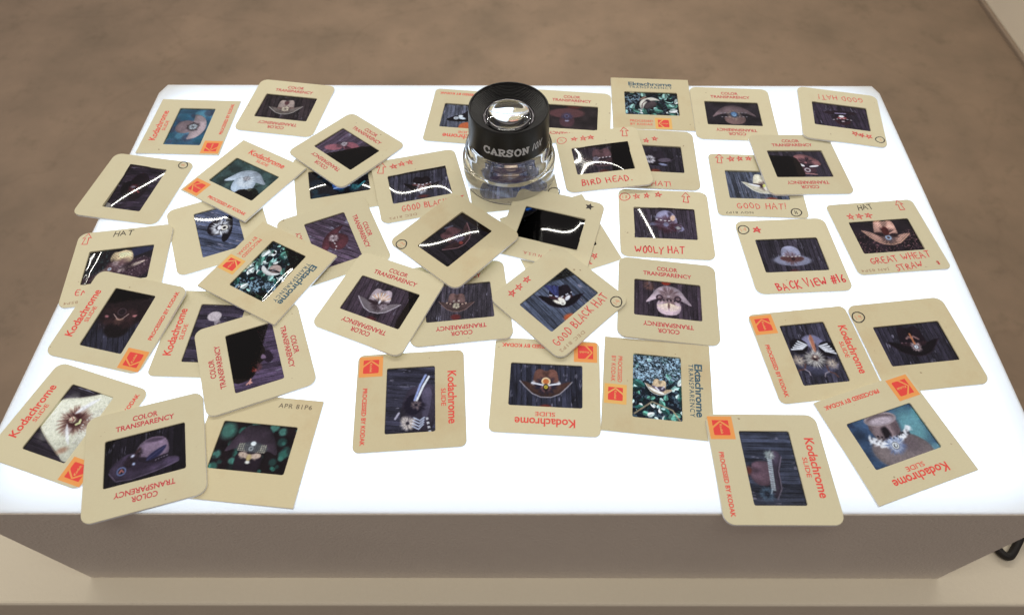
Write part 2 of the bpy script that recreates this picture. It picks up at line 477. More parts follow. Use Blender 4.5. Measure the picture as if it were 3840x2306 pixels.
    def fur(s, x, y, r0, r1, col, n=26, a=.9, inner=None):
        u, v = s.lx - x, s.ly - y; r = np.hypot(u, v); t = (np.arctan2(v, u) / (2 * math.pi) + 1) * n
        L = s.rs.rand(n + 1); L[n] = L[0]; i = np.floor(t).astype(int) % n; f = t - np.floor(t)
        w = L[i] * (1 - f) + L[i + 1] * f; w = .5 + .6 * (w - .5)
        end = r0 + (r1 - r0) * (.45 + .6 * w)
        L2 = s.rs.rand(3 * n + 1); j = np.floor(t * 3).astype(int) % (3 * n); g = t * 3 - np.floor(t * 3); w2 = L2[j] * (1 - g) + L2[(j + 1) % (3 * n)] * g
        m = np.clip((end - r) / (.25 * (r1 - r0) + .05), 0, 1) * np.clip((r - r0 * .7) / .05 + .5, 0, 1) * (.3 + .85 * w2)
        s.mix(np.clip(m, 0, 1) * a, col)
        if inner: s.ell(x, y, r0, r0, inner)
        return s
    def ring(s, x, y, r, w, col, a=1.0):
        d = np.abs(np.hypot(s.lx - x, s.ly - y) - r); return s.mix(np.clip((w - d) / .03 + .5, 0, 1) * a, col)
    def line(s, pts, w, col, a=1.0, dash=0):
        d = np.full(s.X.shape, 9.); tt = np.zeros(s.X.shape); L0 = 0
        for p, q in zip(pts[:-1], pts[1:]):
            p = np.array(p, float); e = np.array(q, float) - p; L = math.hypot(*e); w0, w1 = s.lx - p[0], s.ly - p[1]
            t = np.clip((w0 * e[0] + w1 * e[1]) / (e @ e), 0, 1); dd = np.hypot(w0 - t * e[0], w1 - t * e[1])
            tt = np.where(dd < d, L0 + t * L, tt); d = np.minimum(d, dd); L0 += L
        m = np.clip((w - d) / .03 + .5, 0, 1) * a
        if dash: m = m * (np.sin(tt * dash) > 0)
        return s.mix(m, col)
    # --- hats
    def cowboy(s, col, band=(30, 22, 28), lip=None, tall=.78, sh=.3, under=True):
        lip = lip or tuple(min(255, int(c * 1.25)) for c in col); dk = tuple(int(c * .72) for c in col)
        s.poly([(-1.05, .22), (-.85, -.02), (-.55, -.36), (0, -.55), (.55, -.36), (.85, -.02), (1.05, .22), (.8, .18), (.5, .06), (0, .02), (-.5, .06), (-.8, .18)], dk if under else col, shade=sh)
        s.poly([(-.52, -.05), (-.5, .4), (-.42, tall), (-.2, tall + .06), (0, tall - .08), (.2, tall + .06), (.42, tall), (.5, .4), (.52, -.05), (0, -.16)], col, shade=sh)
        s.poly([(-.17, tall - .02), (0, tall - .1), (.17, tall - .02), (.07, .38), (-.07, .38)], tuple(int(c * .62) for c in col), a=.7, soft=.12)
        s.poly([(-.54, .02), (-.52, .17), (0, .08), (.52, .17), (.54, .02), (0, -.12)], band, soft=.06)
        s.line([(-1.04, .2), (-.84, -.04), (-.54, -.35), (-.2, -.5), (.2, -.5), (.54, -.35), (.84, -.04), (1.04, .2)], .022, lip, .8)
        return s
    def bowler(s, col, band=(70, 45, 45)):
        lip = tuple(min(255, int(c * 1.3)) for c in col)
        s.ell(0, -.28, .95, .36, tuple(int(c * .8) for c in col)); s.ell(0, -.26, .9, .30, col, soft=.2, a=.6)
        s.poly([(-.5, -.2), (-.52, .25), (-.38, .58), (0, .70), (.38, .58), (.52, .25), (.5, -.2)], col, shade=.3)
        s.fur(0, -.12, .05, .62, band, 40, .8); s.poly([(-.62, -.28), (-.6, -.02), (0, -.06), (.6, -.02), (.62, -.28), (0, -.4)], band, soft=.1)
        s.line([(-.45, .0), (0, -.05), (.45, .0)], .025, (200, 195, 190), .9, 30)
        return s
    def rosette(s, x, y, r, fur=(225, 225, 230), dark=(30, 25, 25), n=34):
        s.fur(x, y, r * .45, r * 1.25, dark, n, .8); s.fur(x, y, r * .35, r, fur, n, .95)
        s.ell(x, y, r * .30, r * .30, dark, 0, .06, .9); s.ring(x, y, r * .2, .025, fur, .6); return s
    def black(s, pts, soft=.03): return s.frame().poly(pts, (24, 17, 13), soft, smooth=1)
    def done(s):
        g = (1 + .10 * (s.rs.rand(GY, GX) - .5) + .14 * (s.noise(16, 16) - .5) + .12 * (s.noise(34, 34) - .5))[..., None]
        return np.clip(lin(np.clip(s.c * g, 0.012, .985)) / PANEL / np.array((.98, 1.11, 1.29)), 0, 1)

def f1(p):
    p.bg((58, 96, 122)).bokeh([(40, 80, 110), (85, 140, 160), (60, 60, 80), (35, 90, 110)])
    p.at(0, -.1, .95, -90).poly([(-1.0, -.1), (-.75, .5), (0, .75), (.75, .5), (1.0, -.1), (.6, .0), (0, -.1), (-.6, 0)], (165, 148, 152), shade=.3)
    p.poly([(-.5, .1), (-.45, -.8), (.45, -.8), (.5, .1)], (140, 122, 128), shade=.3); p.fur(0, .05, .1, .45, (45, 38, 44), 30).rosette(0, .05, .3, (210, 225, 235))
def f2(p):
    p.planks((66, 50, 55), 0, 4, .3, .5).at(-.02, -.08, .78, 0).cowboy((165, 148, 142), (120, 95, 90), (205, 200, 195)); p.poly([(-.16, .72), (.16, .72), (.12, .35), (-.12, .35)], (88, 55, 58)).rosette(0, -.02, .33, (238, 230, 205), (60, 40, 40))
def f3(p):
    p.planks((100, 76, 105), -40, 4).at(-.45, .0, .85, -12).ell(-.35, -.2, .5, .25, (150, 92, 104), 10).ell(.55, -.0, .5, .34, (140, 84, 96), -20).poly([(.2, .1), (.9, -.25), (.3, -.35)], (70, 40, 50)).fur(0, .05, .1, .4, (60, 45, 55), 30).rosette(.12, .15, .25, (225, 215, 225))
    p.black([(.78, 1.2), (1.8, 1.2), (1.8, -1.2), (-.66, -1.2)])
def f4(p):
    p.bg((52, 70, 70)).bokeh([(40, 58, 52), (90, 110, 100), (60, 82, 80), (35, 45, 42)], 40, .2)
    p.at(.12, .0, 1.05, 170).poly([(-1.15, .25), (-.8, -.15), (-.5, -.55), (0, -.72), (.5, -.55), (.8, -.15), (1.15, .25), (.5, .1), (0, .02), (-.5, .1)], (178, 190, 205), shade=.25)
    p.poly([(-.6, -.05), (-.5, .9), (.5, .9), (.6, -.05), (0, -.2)], (165, 178, 194), shade=.25).fur(0, .12, .1, .6, (225, 232, 240), 50, .8).rosette(0, -.1, .2, (190, 190, 195), (60, 55, 62))
    p.black([(.2, -1.2), (.35, -.52), (1.05, -.52), (1.2, -.7), (1.6, -1.2)])
def f5(p):
    p.planks((66, 48, 74), 90, 4.5).at(0, .05, .85, 90).ell(.1, -.15, .98, .5, (26, 16, 24)).poly([(-.5, -.1), (-.5, .7), (.5, .7), (.5, -.1)], (18, 12, 18))
    p.fur(0, 0, .1, .45, (105, 42, 52), 20, .8).ell(.1, .1, .07, .12, (140, 130, 145)).ell(-.2, .0, .16, .05, (120, 50, 58), 30).line([(-.3, -.3), (-.1, -.1)], .04, (130, 60, 65))
def f6(p):
    p.bg((20, 19, 24)).bokeh([(20, 35, 50), (16, 16, 20), (30, 60, 75)], 18, .25).frame().poly([(-1, 1), (-.1, 1), (.1, .1), (-.5, .1)], (42, 62, 100)).poly([(-.35, -.55), (-.35, .1), (.55, .1), (.55, -.4), (.1, -.6)], (58, 92, 160), shade=.3)
    p.line([(.12, .1), (.1, -.5)], .03, (25, 45, 90)).line([(-.3, -.45), (.5, -.4)], .03, (140, 170, 220)).line([(.9, -.6), (1.25, -.3)], .06, (50, 110, 120)); p.fur(.75, -.55, .05, .3, (60, 130, 135), 18, .7)
def f7(p):
    p.planks((70, 66, 88), 4, 4.6).at(.1, .0, .78, 5).cowboy((22, 16, 20), (90, 55, 55), (45, 35, 42), .62).fur(0, -.28, .1, .46, (225, 225, 235), 46).ell(0, -.2, .2, .2, (85, 45, 45)).ell(0, -.2, .1, .1, (215, 200, 195)).line([(-.45, .18), (0, .02), (.5, .2)], .03, (210, 210, 220), .9, 26).ell(.1, -.85, .26, .1, (84, 36, 34), 0, .12)
def f8(p):
    p.planks((92, 98, 130), 3, 5, .5, 1.2).at(.0, .25, .98, 0).ell(0, -.3, 1.1, .42, (52, 42, 56), 0, .1).poly([(-.42, -.1), (-.36, .58), (.0, .66), (.36, .58), (.42, -.1), (0, -.2)], (208, 184, 160), shade=.45)
    m = (np.sin(p.lx * 60 + 5 * p.noise(6, 6)) * np.sin(p.ly * 60 + 5 * p.noise(6, 6)) > .15) * (p.c.sum(2) > 1.2); p.c *= (1 - .35 * m)[..., None]
    p.poly([(-.3, .5), (.02, .56), (-.1, .36)], (70, 48, 48), .08).poly([(-.45, .1), (.45, .1), (.42, -.12), (-.42, -.12)], (60, 44, 50), .08).rosette(-.62, .1, .14, (200, 180, 178), (70, 52, 56))
def f9(p):
    p.planks((104, 78, 108), 68, 4, .6, 1.2).at(-.05, .0, .85, -108).poly([(-1.1, .1), (-.6, -.3), (0, -.45), (.6, -.3), (1.1, .1), (.6, .05), (-.6, .05)], (88, 48, 56), shade=.4).poly([(-.5, -.1), (-.5, .75), (.5, .75), (.5, -.1)], (74, 40, 46), shade=.4).rosette(-.1, .0, .32, (205, 190, 195), (50, 30, 36)).line([(0, 0), (.3, .35), (.5, .4)], .03, (200, 190, 195), .9, 30)
def f10(p):
    p.bg((34, 28, 35)).planks((38, 31, 40), 48, 3, .3, 0).at(.15, -.05, .85, 58).cowboy((78, 50, 54), (40, 28, 36), (135, 100, 105)).rosette(0, -.05, .35, (110, 100, 125), (30, 22, 30)).line([(.2, .9), (.5, .7)], .05, (120, 125, 150), .5).ell(-.2, -.3, .1, .1, (120, 50, 45))
    p.black([(1.22, 1.2), (1.8, 1.2), (1.8, -1.2), (1.22, -1.2)])
def f11(p):
    p.planks((78, 58, 76), -15, 4.5, .35, .6).at(-.05, -.12, .84, -16).cowboy((168, 152, 160), (46, 32, 38), (205, 195, 205), .78, .25)
    for k in range(-6, 7):
        a = math.radians(90 + k * 11); p.line([(.05, .12), (.05 + .5 * math.cos(a), .12 + .5 * math.sin(a))], .022, (238, 190, 150) if k % 2 else (245, 232, 225), .9)
    p.fur(.05, -.05, .1, .5, (48, 34, 40), 40, .95).fur(.3, -.1, .05, .3, (200, 185, 195), 20, .7).ell(.05, .12, .05, .12, (225, 220, 230)); p.at(0, 0, 1, 0).ell(-.35, -.95, .24, .2, (84, 36, 40), 0, .15)
    p.black([(1.15, 1.2), (1.8, 1.2), (1.8, -1.2), (1.15, -1.2)])
def f12(p):
    p.planks((82, 72, 88), 0, 5, .5).at(-.12, -.12, .66, 0).cowboy((104, 80, 78), (45, 32, 36), (140, 110, 105)).rosette(0, -.08, .3, (238, 228, 200), (40, 30, 30)).line([(-.6, .12), (-.25, .02)], .05, (195, 165, 150), .9, 30).line([(.6, .12), (.25, .02)], .05, (195, 165, 150), .9, 30).ell(-.16, .24, .05, .04, (190, 184, 178)).ell(.12, .27, .06, .04, (196, 188, 180)).ell(0, .3, .06, .09, (60, 44, 48)).ell(0, -.9, .28, .2, (96, 40, 40), 0, .12)
def f13(p):
    p.bg((26, 21, 20)).frame().poly([(-1.5, .9), (-.9, 1.0), (-.3, .8), (-.3, -.6), (-.9, -.7), (-1.5, -.5)], (20, 20, 34)).poly([(-1.5, 1), (-.75, 1), (-1.4, .6)], (24, 84, 175)).ell(.1, .25, .35, .14, (62, 34, 32), soft=.2).ell(-.55, -.0, .12, .1, (62, 26, 34)).fur(.5, -.55, .06, .3, (62, 66, 72), 20, .6).ell(.45, -.35, .07, .07, (40, 90, 125)); p.line([(-1.5, -.2), (-.3, .4)], .02, (60, 80, 130), .6)
def f14(p): p.bg((24, 20, 20)).bokeh([(40, 35, 40), (20, 18, 22)], 12)
def f15(p):
    p.planks((84, 96, 128), 38, 4.2, .6, 1.1).at(.1, -.02, .86, 4).cowboy((22, 16, 26), (60, 36, 40), (40, 32, 48), .7)
    for k in range(5): p.line([(-.15, .1), (-.62 + .13 * k, .72 - .02 * k)], .06, (60, 66, 118) if k % 2 else (46, 50, 92), .95)
    p.line([(-.5, .2), (0, .05), (.5, .3)], .03, (215, 215, 230), .9, 24).ell(.02, -.12, .12, .2, (235, 228, 220), 40).ell(.3, .0, .09, .17, (225, 225, 235), -40).ell(-.18, -.2, .2, .08, (235, 228, 215), -30).ring(.05, -.25, .1, .03, (240, 238, 230)); p.at(0, 0, 1, 4).ell(.4, -1.0, .3, .22, (176, 88, 54), 0, .1)
def f16(p):
    p.planks((112, 118, 146), 0, 5, .6, 1.3).at(.15, .0, 1.0, 0).poly([(-1.1, -.3), (-.8, .05), (-.3, .15), (.3, .7), (1.2, .8), (1.2, -.35)], (20, 18, 24)).poly([(-1.15, -.25), (-.9, -.02), (.3, -.05), (1.3, -.4), (.2, -.38), (-.6, -.4)], (13, 12, 16)); p.ell(.05, -.85, .45, .4, (188, 98, 60)).ell(-.55, -.1, .13, .12, (225, 232, 240)).ell(-.3, .05, .13, .1, (225, 232, 240)).ell(-.22, -.12, .2, .09, (215, 225, 235), -15).ring(-.55, -.1, .06, .02, (70, 72, 84), .8)
def f17(p):
    p.bg((42, 35, 36)).at(-.2, .05, .85, 178).ell(0, -.3, 1.0, .42, (92, 60, 62), soft=.1).poly([(-.45, -.1), (-.4, .85), (.4, .85), (.45, -.1)], (72, 48, 54), shade=.3).fur(0, -.05, .1, .45, (60, 62, 92), 36, .9).ring(0, -.05, .11, .025, (110, 110, 140), .6).poly([(-.14, .3), (.14, .3), (.1, .42), (-.1, .42)], (140, 140, 166), .06); p.at(.2, .95, 1, 0).ell(0, 0, .4, .2, (84, 36, 32), 0, .15)
def f18(p):
    p.leaves().at(-.2, .1, .66, 30).poly([(-.85, -.5), (-.8, -.05), (-.45, .4), (.15, .55), (.8, .25), (.95, -.4), (.7, -.1), (.2, .1), (-.3, -.05)], (226, 222, 212), .05, shade=.25).poly([(-.7, -.42), (-.3, -.02), (.2, .12), (.6, -.1), (.5, -.6), (-.1, -.75)], (86, 74, 78), .05, shade=.4)
    p.line([(-.75, -.3), (-.4, .12), (.1, .26)], .05, (120, 104, 104), .8).poly([(-.05, .3), (.25, .35), (.3, .0), (.05, -.1)], (40, 32, 44), .1).poly([(-.5, .62), (.2, .72), (.4, .58), (-.1, .5)], (150, 118, 104), .06)
def f19(p):
    p.bg((38, 33, 38)).at(.05, .0, .95, 180).poly([(-1.2, .3), (-.8, -.25), (-.4, -.6), (0, -.68), (.4, -.6), (.8, -.25), (1.2, .3), (.7, .0), (0, -.15), (-.7, .0)], (122, 102, 106), shade=.3).poly([(-.55, .0), (-.5, .78), (.5, .78), (.55, .0)], (104, 82, 80), shade=.3).poly([(-.65, -.05), (-.65, .22), (.65, .22), (.65, -.05)], (34, 28, 34)).line([(-.65, .22), (.65, .22)], .025, (150, 145, 155), .9, 36).line([(-.65, -.08), (.65, -.08)], .025, (150, 145, 155), .8, 36).fur(0, .08, .1, .5, (150, 130, 118), 40, .8).fur(0, .05, .1, .33, (40, 50, 72), 30, .95).ell(0, .02, .15, .18, (84, 120, 160)).ring(0, .08, .07, .02, (170, 196, 220), .7)
def f20(p):
    p.planks((66, 50, 76), 2, 4.5, .6, 1.1).at(-.05, .0, .8, 178).ell(0, -.35, 1.0, .2, (36, 22, 30)).poly([(-.5, -.2), (-.45, .75), (.45, .75), (.5, -.2)], (52, 26, 34)).fur(0, .05, .1, .7, (18, 16, 26), 30, .95).ell(0, .12, .28, .12, (150, 70, 70)).ell(0, -.02, .16, .1, (235, 235, 240)).ell(0, .42, .1, .06, (190, 175, 180)).line([(-.55, .3), (0, .15), (.55, .3)], .03, (190, 180, 190), .9, 30).line([(-.3, -.3), (.3, -.3)], .05, (130, 120, 150))
def f21(p):
    p.planks((64, 52, 70), 3, 4.5, .5).at(.35, .05, .85, 176).poly([(-.9, .15), (-.7, -.4), (0, -.75), (.55, -.6), (.75, -.1), (.4, .1)], (156, 106, 108), shade=.3).poly([(-.5, .05), (-.48, .8), (.4, .8), (.5, .05)], (70, 46, 54), shade=.3).fur(0, -.05, .1, .6, (28, 20, 30), 34, .95).poly([(-.7, .05), (-.2, .15), (-.1, .3), (-.6, .2)], (235, 232, 235)).poly([(.6, .0), (.15, .1), (.05, .3), (.5, .2)], (235, 232, 235)).ell(0, .25, .1, .22, (50, 35, 45)).ring(0, .52, .13, .035, (215, 208, 212), .75).line([(-.45, .8), (.4, .8)], .03, (180, 130, 130))
    p.black([(-1.8, .62), (-.25, .62), (.05, .35), (.1, -1.2), (-1.8, -1.2)])
def f22(p):
    p.planks((88, 96, 122), 2, 5, .55, 1.1).at(.35, -.05, .9, -6).cowboy((226, 218, 196), (48, 28, 34), (245, 242, 230), .78, .18, False).fur(.05, .05, .1, .5, (60, 34, 40), 40, .95).poly([(-.8, .12), (-.2, .05), (-.15, -.1), (-.6, .0)], (240, 240, 245)).ell(.1, .0, .16, .16, (205, 205, 120)).ell(.1, -.15, .12, .12, (235, 225, 215)); p.at(.6, -1, 1, 0).ell(0, 0, .3, .16, (128, 58, 42), 0, .12)
def f23(p): p.planks((64, 56, 74), 2, 4.6, .4, .7).at(-.02, -.05, .78, 0).bowler((146, 146, 170), (84, 54, 54)); p.ell(.05, -.2, .1, .1, (45, 25, 30)); p.at(-.1, -1, 1, 0).ell(0, 0, .22, .16, (84, 32, 36), 0, .15)
def f24(p):
    p.bg((32, 24, 30)); n = np.clip((p.noise(20, 20) - .68) * 5, 0, 1) * (p.Y < .3); p.mix(n, (120, 84, 90)); p.at(.05, .05, .95, -4).cowboy((196, 152, 138), (40, 26, 30), (225, 175, 150), .85, .35, False)
    p.c *= (1 - .28 * (np.sin(p.lx * 55) * np.sin(p.ly * 55) > .2) * (p.c.sum(2) > .9))[..., None]
    p.fur(.05, .0, .1, .62, (38, 24, 28), 40, .95).fur(.05, -.15, .08, .35, (110, 100, 108), 30, .6).ring(.05, -.12, .1, .035, (150, 165, 190)).line([(.1, .1), (.45, .3)], .03, (225, 175, 160), .8).ell(0, .25, .16, .25, (70, 30, 28))
def f25(p):
    p.planks((66, 52, 64), 6, 4.6, .4).at(.0, .02, .85, 6).cowboy((86, 62, 66), (40, 28, 34), (110, 80, 84), .68).rosette(-.35, .05, .25, (150, 145, 165)).line([(-.2, .1), (.5, .1)], .03, (215, 205, 210), .9, 34).line([(-.2, -.35), (.5, -.35)], .03, (190, 180, 190), .9, 34); p.at(-.1, -1, 1, 0).ell(0, 0, .28, .24, (84, 34, 28), 0, .15)
    p.black([(.5, 1.2), (1.8, 1.2), (1.8, -1.2), (.5, -1.2)])
def f26(p):
    p.planks((52, 44, 60), 0, 4, .4, .6).at(.05, -.05, .85, -4).cowboy((32, 26, 34), (24, 18, 24), (60, 52, 66), .7).rosette(-.3, .0, .42, (225, 220, 228), (26, 20, 26)).ell(.5, -.0, .35, .16, (88, 78, 92), 10).ell(.4, -.35, .22, .08, (130, 135, 165), -10); p.at(0, -.95, 1, 0).ell(0, 0, .26, .18, (110, 48, 30), 0, .12)
def f27(p):
    p.planks((70, 56, 74), 0, 4.8, .45, .9).at(.08, .1, .85, -16).poly([(-.9, -.42), (-.2, -.36), (.5, -.5), (1.0, -.3), (.75, .05), (0, .0), (-.6, -.1)], (132, 128, 158), shade=.25).poly([(-.55, -.15), (-.6, .45), (-.25, .75), (.15, .72), (.5, .3), (.55, -.1)], (142, 138, 166), shade=.35).poly([(-.1, .7), (.1, .3), (.2, .65)], (70, 60, 80), soft=.1)
    p.fur(0, -.15, .2, .75, (62, 30, 38), 50, .95).fur(.5, -.2, .1, .4, (56, 26, 34), 30, .95).line([(-.55, .05), (0, .08), (.3, .2)], .03, (225, 220, 225), .9, 30).ell(.25, .35, .12, .18, (215, 180, 160)).rosette(.62, -.2, .17, (240, 240, 240), (30, 26, 32), 24)
def f28(p):
    p.planks((82, 62, 82), -6, 4.6, .35, .6).frame().fur(-.85, .7, .05, .45, (165, 110, 88), 12, .5); p.at(.05, .05, .88, 174).poly([(-1.1, .35), (-.75, -.15), (-.5, -.6), (0, -.78), (.5, -.6), (.75, -.15), (1.1, .35), (.5, .0), (0, -.1), (-.5, .0)], (192, 172, 184), shade=.25).poly([(-.55, .0), (-.5, .85), (.5, .85), (.55, .0)], (196, 172, 182), shade=.25)
    p.fur(0, -.15, .1, .7, (84, 58, 60), 50, .9).fur(0, .0, .1, .5, (150, 130, 135), 40, .5).ring(-.4, -.05, .12, .04, (60, 45, 55)).ring(.4, -.05, .12, .04, (60, 45, 55)).line([(-.6, .12), (0, .05), (.6, .12)], .05, (40, 32, 40), .9, 40)
    for k in range(-7, 8):
        if k: a = math.radians(90 + k * 9.5); p.line([(0, .22), (.5 * math.cos(a) * 1.1, .22 + .42 * math.sin(a))], .018, (245, 225, 200), .85)
    p.ell(0, .35, .05, .16, (110, 80, 80)); p.at(-.05, 1, 1, 0).ell(0, 0, .22, .18, (135, 45, 32))
def f29(p):
    p.planks((56, 58, 84), 0, 5, .55).at(.0, .02, .9, -2).cowboy((104, 70, 62), (28, 24, 40), (170, 165, 175), .72, .3, True).fur(0, .0, .1, .6, (30, 28, 46), 40, .95).fur(0, -.08, .08, .28, (180, 120, 115), 30, .8).ell(0, .2, .17, .12, (190, 110, 60)).ring(0, .2, .15, .03, (225, 200, 160)).line([(-.55, .12), (-.2, .05), (0, .0), (.2, .05), (.55, .12)], .035, (225, 225, 235)).fur(.5, .12, .03, .16, (215, 215, 225), 9, .9).fur(-.5, .12, .03, .16, (215, 215, 225), 9, .9).ell(0, -.08, .12, .17, (38, 26, 26)).ring(0, -.05, .05, .03, (190, 170, 60)); p.at(0, .98, 1, 0).ell(0, 0, .25, .12, (105, 40, 30))
def f30(p):
    p.leaves(150, -.1); p.c = np.clip(p.c * 1.25, 0, 1); n = np.clip(p.noise(26, 26) * 1.6 - .5, 0, 1) * np.clip((-p.X - .05) * 3, 0, 1); p.mix(n * .8, (190, 215, 235))
    p.line([(1.3, -.9), (.7, -.2), (1.0, .6), (1.45, .9)], .03, (180, 160, 130), .8) if p.frame() else 0
    p.at(.08, .05, .55, -18).cowboy((186, 164, 136), (105, 96, 118), (250, 250, 245), .75, .4, False).poly([(-.85, .0), (-.4, -.3), (.2, -.42), (.6, -.3), (.3, -.2), (-.3, -.12)], (250, 248, 242), .06).poly([(-.2, .1), (.3, .3), (.55, .1), (.4, -.2), (.0, -.15)], (70, 62, 82), .06).line([(-.2, .05), (.05, -.12)], .06, (226, 222, 236), .9).line([(.25, .05), (.38, .3)], .05, (226, 222, 236), .8)
def f31(p):
    p.planks((66, 64, 92), 86, 5, .5).at(.35, .1, .9, -4).poly([(-.5, -.9), (-.4, .7), (.1, 1.0), (.8, 1.1), (1.0, -1.2)], (52, 46, 60), shade=.3).poly([(.2, .9), (.7, .95), (.6, -.9), (.4, -.4)], (78, 72, 92), shade=.2).fur(.02, .1, .1, .6, (22, 18, 30), 40, 1.).ell(.0, .1, .34, .45, (26, 22, 36))
    p.line([(.02, .3), (.14, 1.0), (.28, 1.45)], .045, (150, 165, 215), .95).line([(.1, .3), (.26, .95), (.42, 1.4)], .04, (238, 242, 250), .95).fur(.1, .1, .08, .3, (150, 130, 130), 22, .7).fur(-.1, -.7, .1, .42, (235, 222, 215), 26, .9)
    for k in range(4): p.line([(.1, -.45 - .12 * k), (.35, -.55 - .12 * k), (.5, -.4 - .1 * k)], .025, (205, 215, 240), .85)
    p.line([(.6, -.4), (.8, -1.0)], .05, (230, 230, 240), .8, 34).line([(-.5, -.3), (-.6, -.55)], .04, (200, 195, 215), .8)
def f32(p):
    p.planks((70, 66, 92), 0, 4.6, .5, .9).at(.12, .0, .95, -6).poly([(-.95, -.15), (-.7, -.7), (0, -1.0), (.7, -.7), (.95, -.15), (.5, -.5), (-.5, -.5)], (96, 96, 126), shade=.4).ell(0, .5, .46, .46, (118, 116, 146), 0, .08).ell(-.12, .6, .2, .22, (146, 144, 172), 0, .2, .6).fur(0, .0, .1, .7, (20, 16, 20), 40, 1.).poly([(-.12, .95), (.02, .97), (.12, .2), (-.02, .12)], (168, 108, 86), .06)
    p.line([(-.12, .8), (.0, .2)], .02, (215, 170, 140), .6)
    for s in (-1, 1):
        p.poly([(s * .15, .45), (s * .4, .74), (s * .85, .66), (s * .92, .25), (s * .6, -.02), (s * .3, .1)], (18, 15, 20), .05)
        for k in range(5): p.line([(s * (.24 + .05 * k), .46 - .05 * k), (s * (.55 + .07 * k), .60 - .10 * k)], .035, (232, 234, 242), .9)
        p.fur(s * .62, -.3, .05, .36, (176, 158, 142), 40, .85).fur(s * .6, -.3, .03, .2, (226, 212, 196), 30, .7).line([(s * .4, -.42), (s * .45, -.66), (s * .66, -.72), (s * .76, -.86)], .03, (84, 58, 56)).line([(s * .45, -.66), (s * .3, -.76), (s * .27, -.9)], .022, (140, 130, 142))
    p.fur(0, -.15, .1, .56, (226, 220, 214), 60, .85).fur(0, -.1, .06, .22, (60, 32, 30), 30, .95).ell(0, -.05, .045, .05, (226, 206, 190), 0, .04)
def f33(p):
    p.planks((52, 46, 66), 5, 4.6, .5, .9).at(-.05, -.05, .95, 5).cowboy((22, 13, 22), (40, 24, 30), (34, 22, 32), .82).fur(.02, -.1, .08, .3, (205, 180, 180), 34, .9).ell(.02, -.1, .1, .1, (50, 46, 56)).ring(.02, -.1, .05, .03, (200, 205, 215)).line([(-.2, .3), (-.1, .38), (0, .3), (.1, .38), (.25, .25)], .04, (170, 130, 124), .7).line([(0, .5), (.02, .05)], .04, (190, 120, 80), .8).line([(-.5, .12), (-.2, .1)], .02, (130, 100, 110), .7, 40)
def f34(p):
    p.planks((70, 78, 108), 90, 6, .5, 1.1); p.at(.12, -.88, 1, 0).ell(0, 0, .14, .16, (96, 50, 42), soft=.12); p.at(.28, -.12, .86, 82).poly([(-1.0, -.18), (-.5, -.42), (.2, -.34), (.8, -.5), (1.08, -.3), (.95, -.02), (.2, .02), (-.6, .04)], (78, 68, 86), .05, shade=.45).line([(-.95, -.22), (-.5, -.4), (.2, -.33), (.8, -.47)], .02, (130, 120, 138), .8)
    p.poly([(-.45, -.08), (-.52, .45), (-.2, .78), (.1, .66), (.36, .72), (.52, .4), (.52, -.08)], (92, 72, 84), .05, shade=.5).poly([(-.1, .7), (.1, .2), (.3, .66)], (58, 44, 54), soft=.18, a=.7).line([(-.6, -.1), (0, -.08), (.6, .0)], .085, (30, 28, 36), .9)
    for k in range(44): t = k / 43; p.line([(-.62 + 1.26 * t, -.16 + .08 * t), (-.60 + 1.26 * t + p.rs.uniform(-.02, .02), -.02 + .08 * t)], .016, (205, 216, 226) if k % 3 else (150, 160, 176), .85)
    p.fur(.82, -.02, .05, .3, (176, 190, 186), 40, .8).fur(.84, -.04, .03, .14, (226, 232, 230), 20, .8).fur(-.8, .16, .12, .4, (96, 128, 156), 60, .7).fur(-.8, .16, .04, .22, (30, 36, 48), 30, .8).line([(-.75, .0), (-.55, -.05)], .02, (190, 204, 220), .8)
def f35(p):
    p.bg((52, 72, 100)).bokeh([(44, 62, 92), (60, 84, 112), (36, 44, 66)], 22, .35); p.at(-.9, .0, 1, 0).bokeh([(120, 168, 178), (84, 140, 150)], 5, .3); p.frame()
    p.at(-.95, -.1, .8, 0).ell(0, 0, .6, .9, (110, 165, 172), 20, .5, .8).at(.05, .0, 1.05, 4).ell(.22, -.58, 1.12, .74, (98, 88, 90), -6, .06).ell(.2, -.62, 1.05, .64, (128, 116, 118), -6, .25, .9).ell(.5, -.3, .5, .3, (92, 80, 86), -20, .3, .7)
    p.poly([(-.82, .62), (-.62, -.12), (-.1, -.24), (.38, -.1), (.42, .78), (-.1, .9)], (118, 102, 106), shade=.45).poly([(.1, .8), (.42, .75), (.40, -.08), (.15, -.15)], (84, 70, 76), soft=.18, a=.8).ell(-.2, .70, .64, .27, (152, 138, 142), 8, .03).ell(-.19, .68, .56, .21, (104, 90, 96), 8, .04).ell(-.16, .63, .48, .15, (182, 168, 178), 8, .08)
    p.poly([(-.32, .34), (-.12, .42), (-.02, .26), (.02, .0), (-.28, -.1), (-.3, .1)], (26, 21, 27), .1)
    for k in range(90):
        t = k / 89; x = -.86 + 1.6 * t; y = -.12 - .22 * math.sin(math.pi * t) + .42 * t * t + p.rs.uniform(-.09, .09)
        p.ell(x, y + p.rs.uniform(-.04, .04), p.rs.uniform(.05, .11), p.rs.uniform(.03, .07), (234, 236, 243) if k % 7 else (34, 31, 40), p.rs.uniform(0, 180), .06, .85)
    p.line([(-.55, .03), (0, -.1), (.45, .12)], .03, (20, 18, 26), .9, 44).fur(.0, -.36, .1, .52, (96, 116, 160), 60, .95).fur(.0, -.36, .08, .36, (206, 212, 226), 50, .75).ell(.0, -.36, .12, .14, (24, 22, 26)).ring(.0, -.36, .10, .022, (225, 228, 230)).ell(.01, -.35, .05, .07, (205, 212, 220), 0, .03)
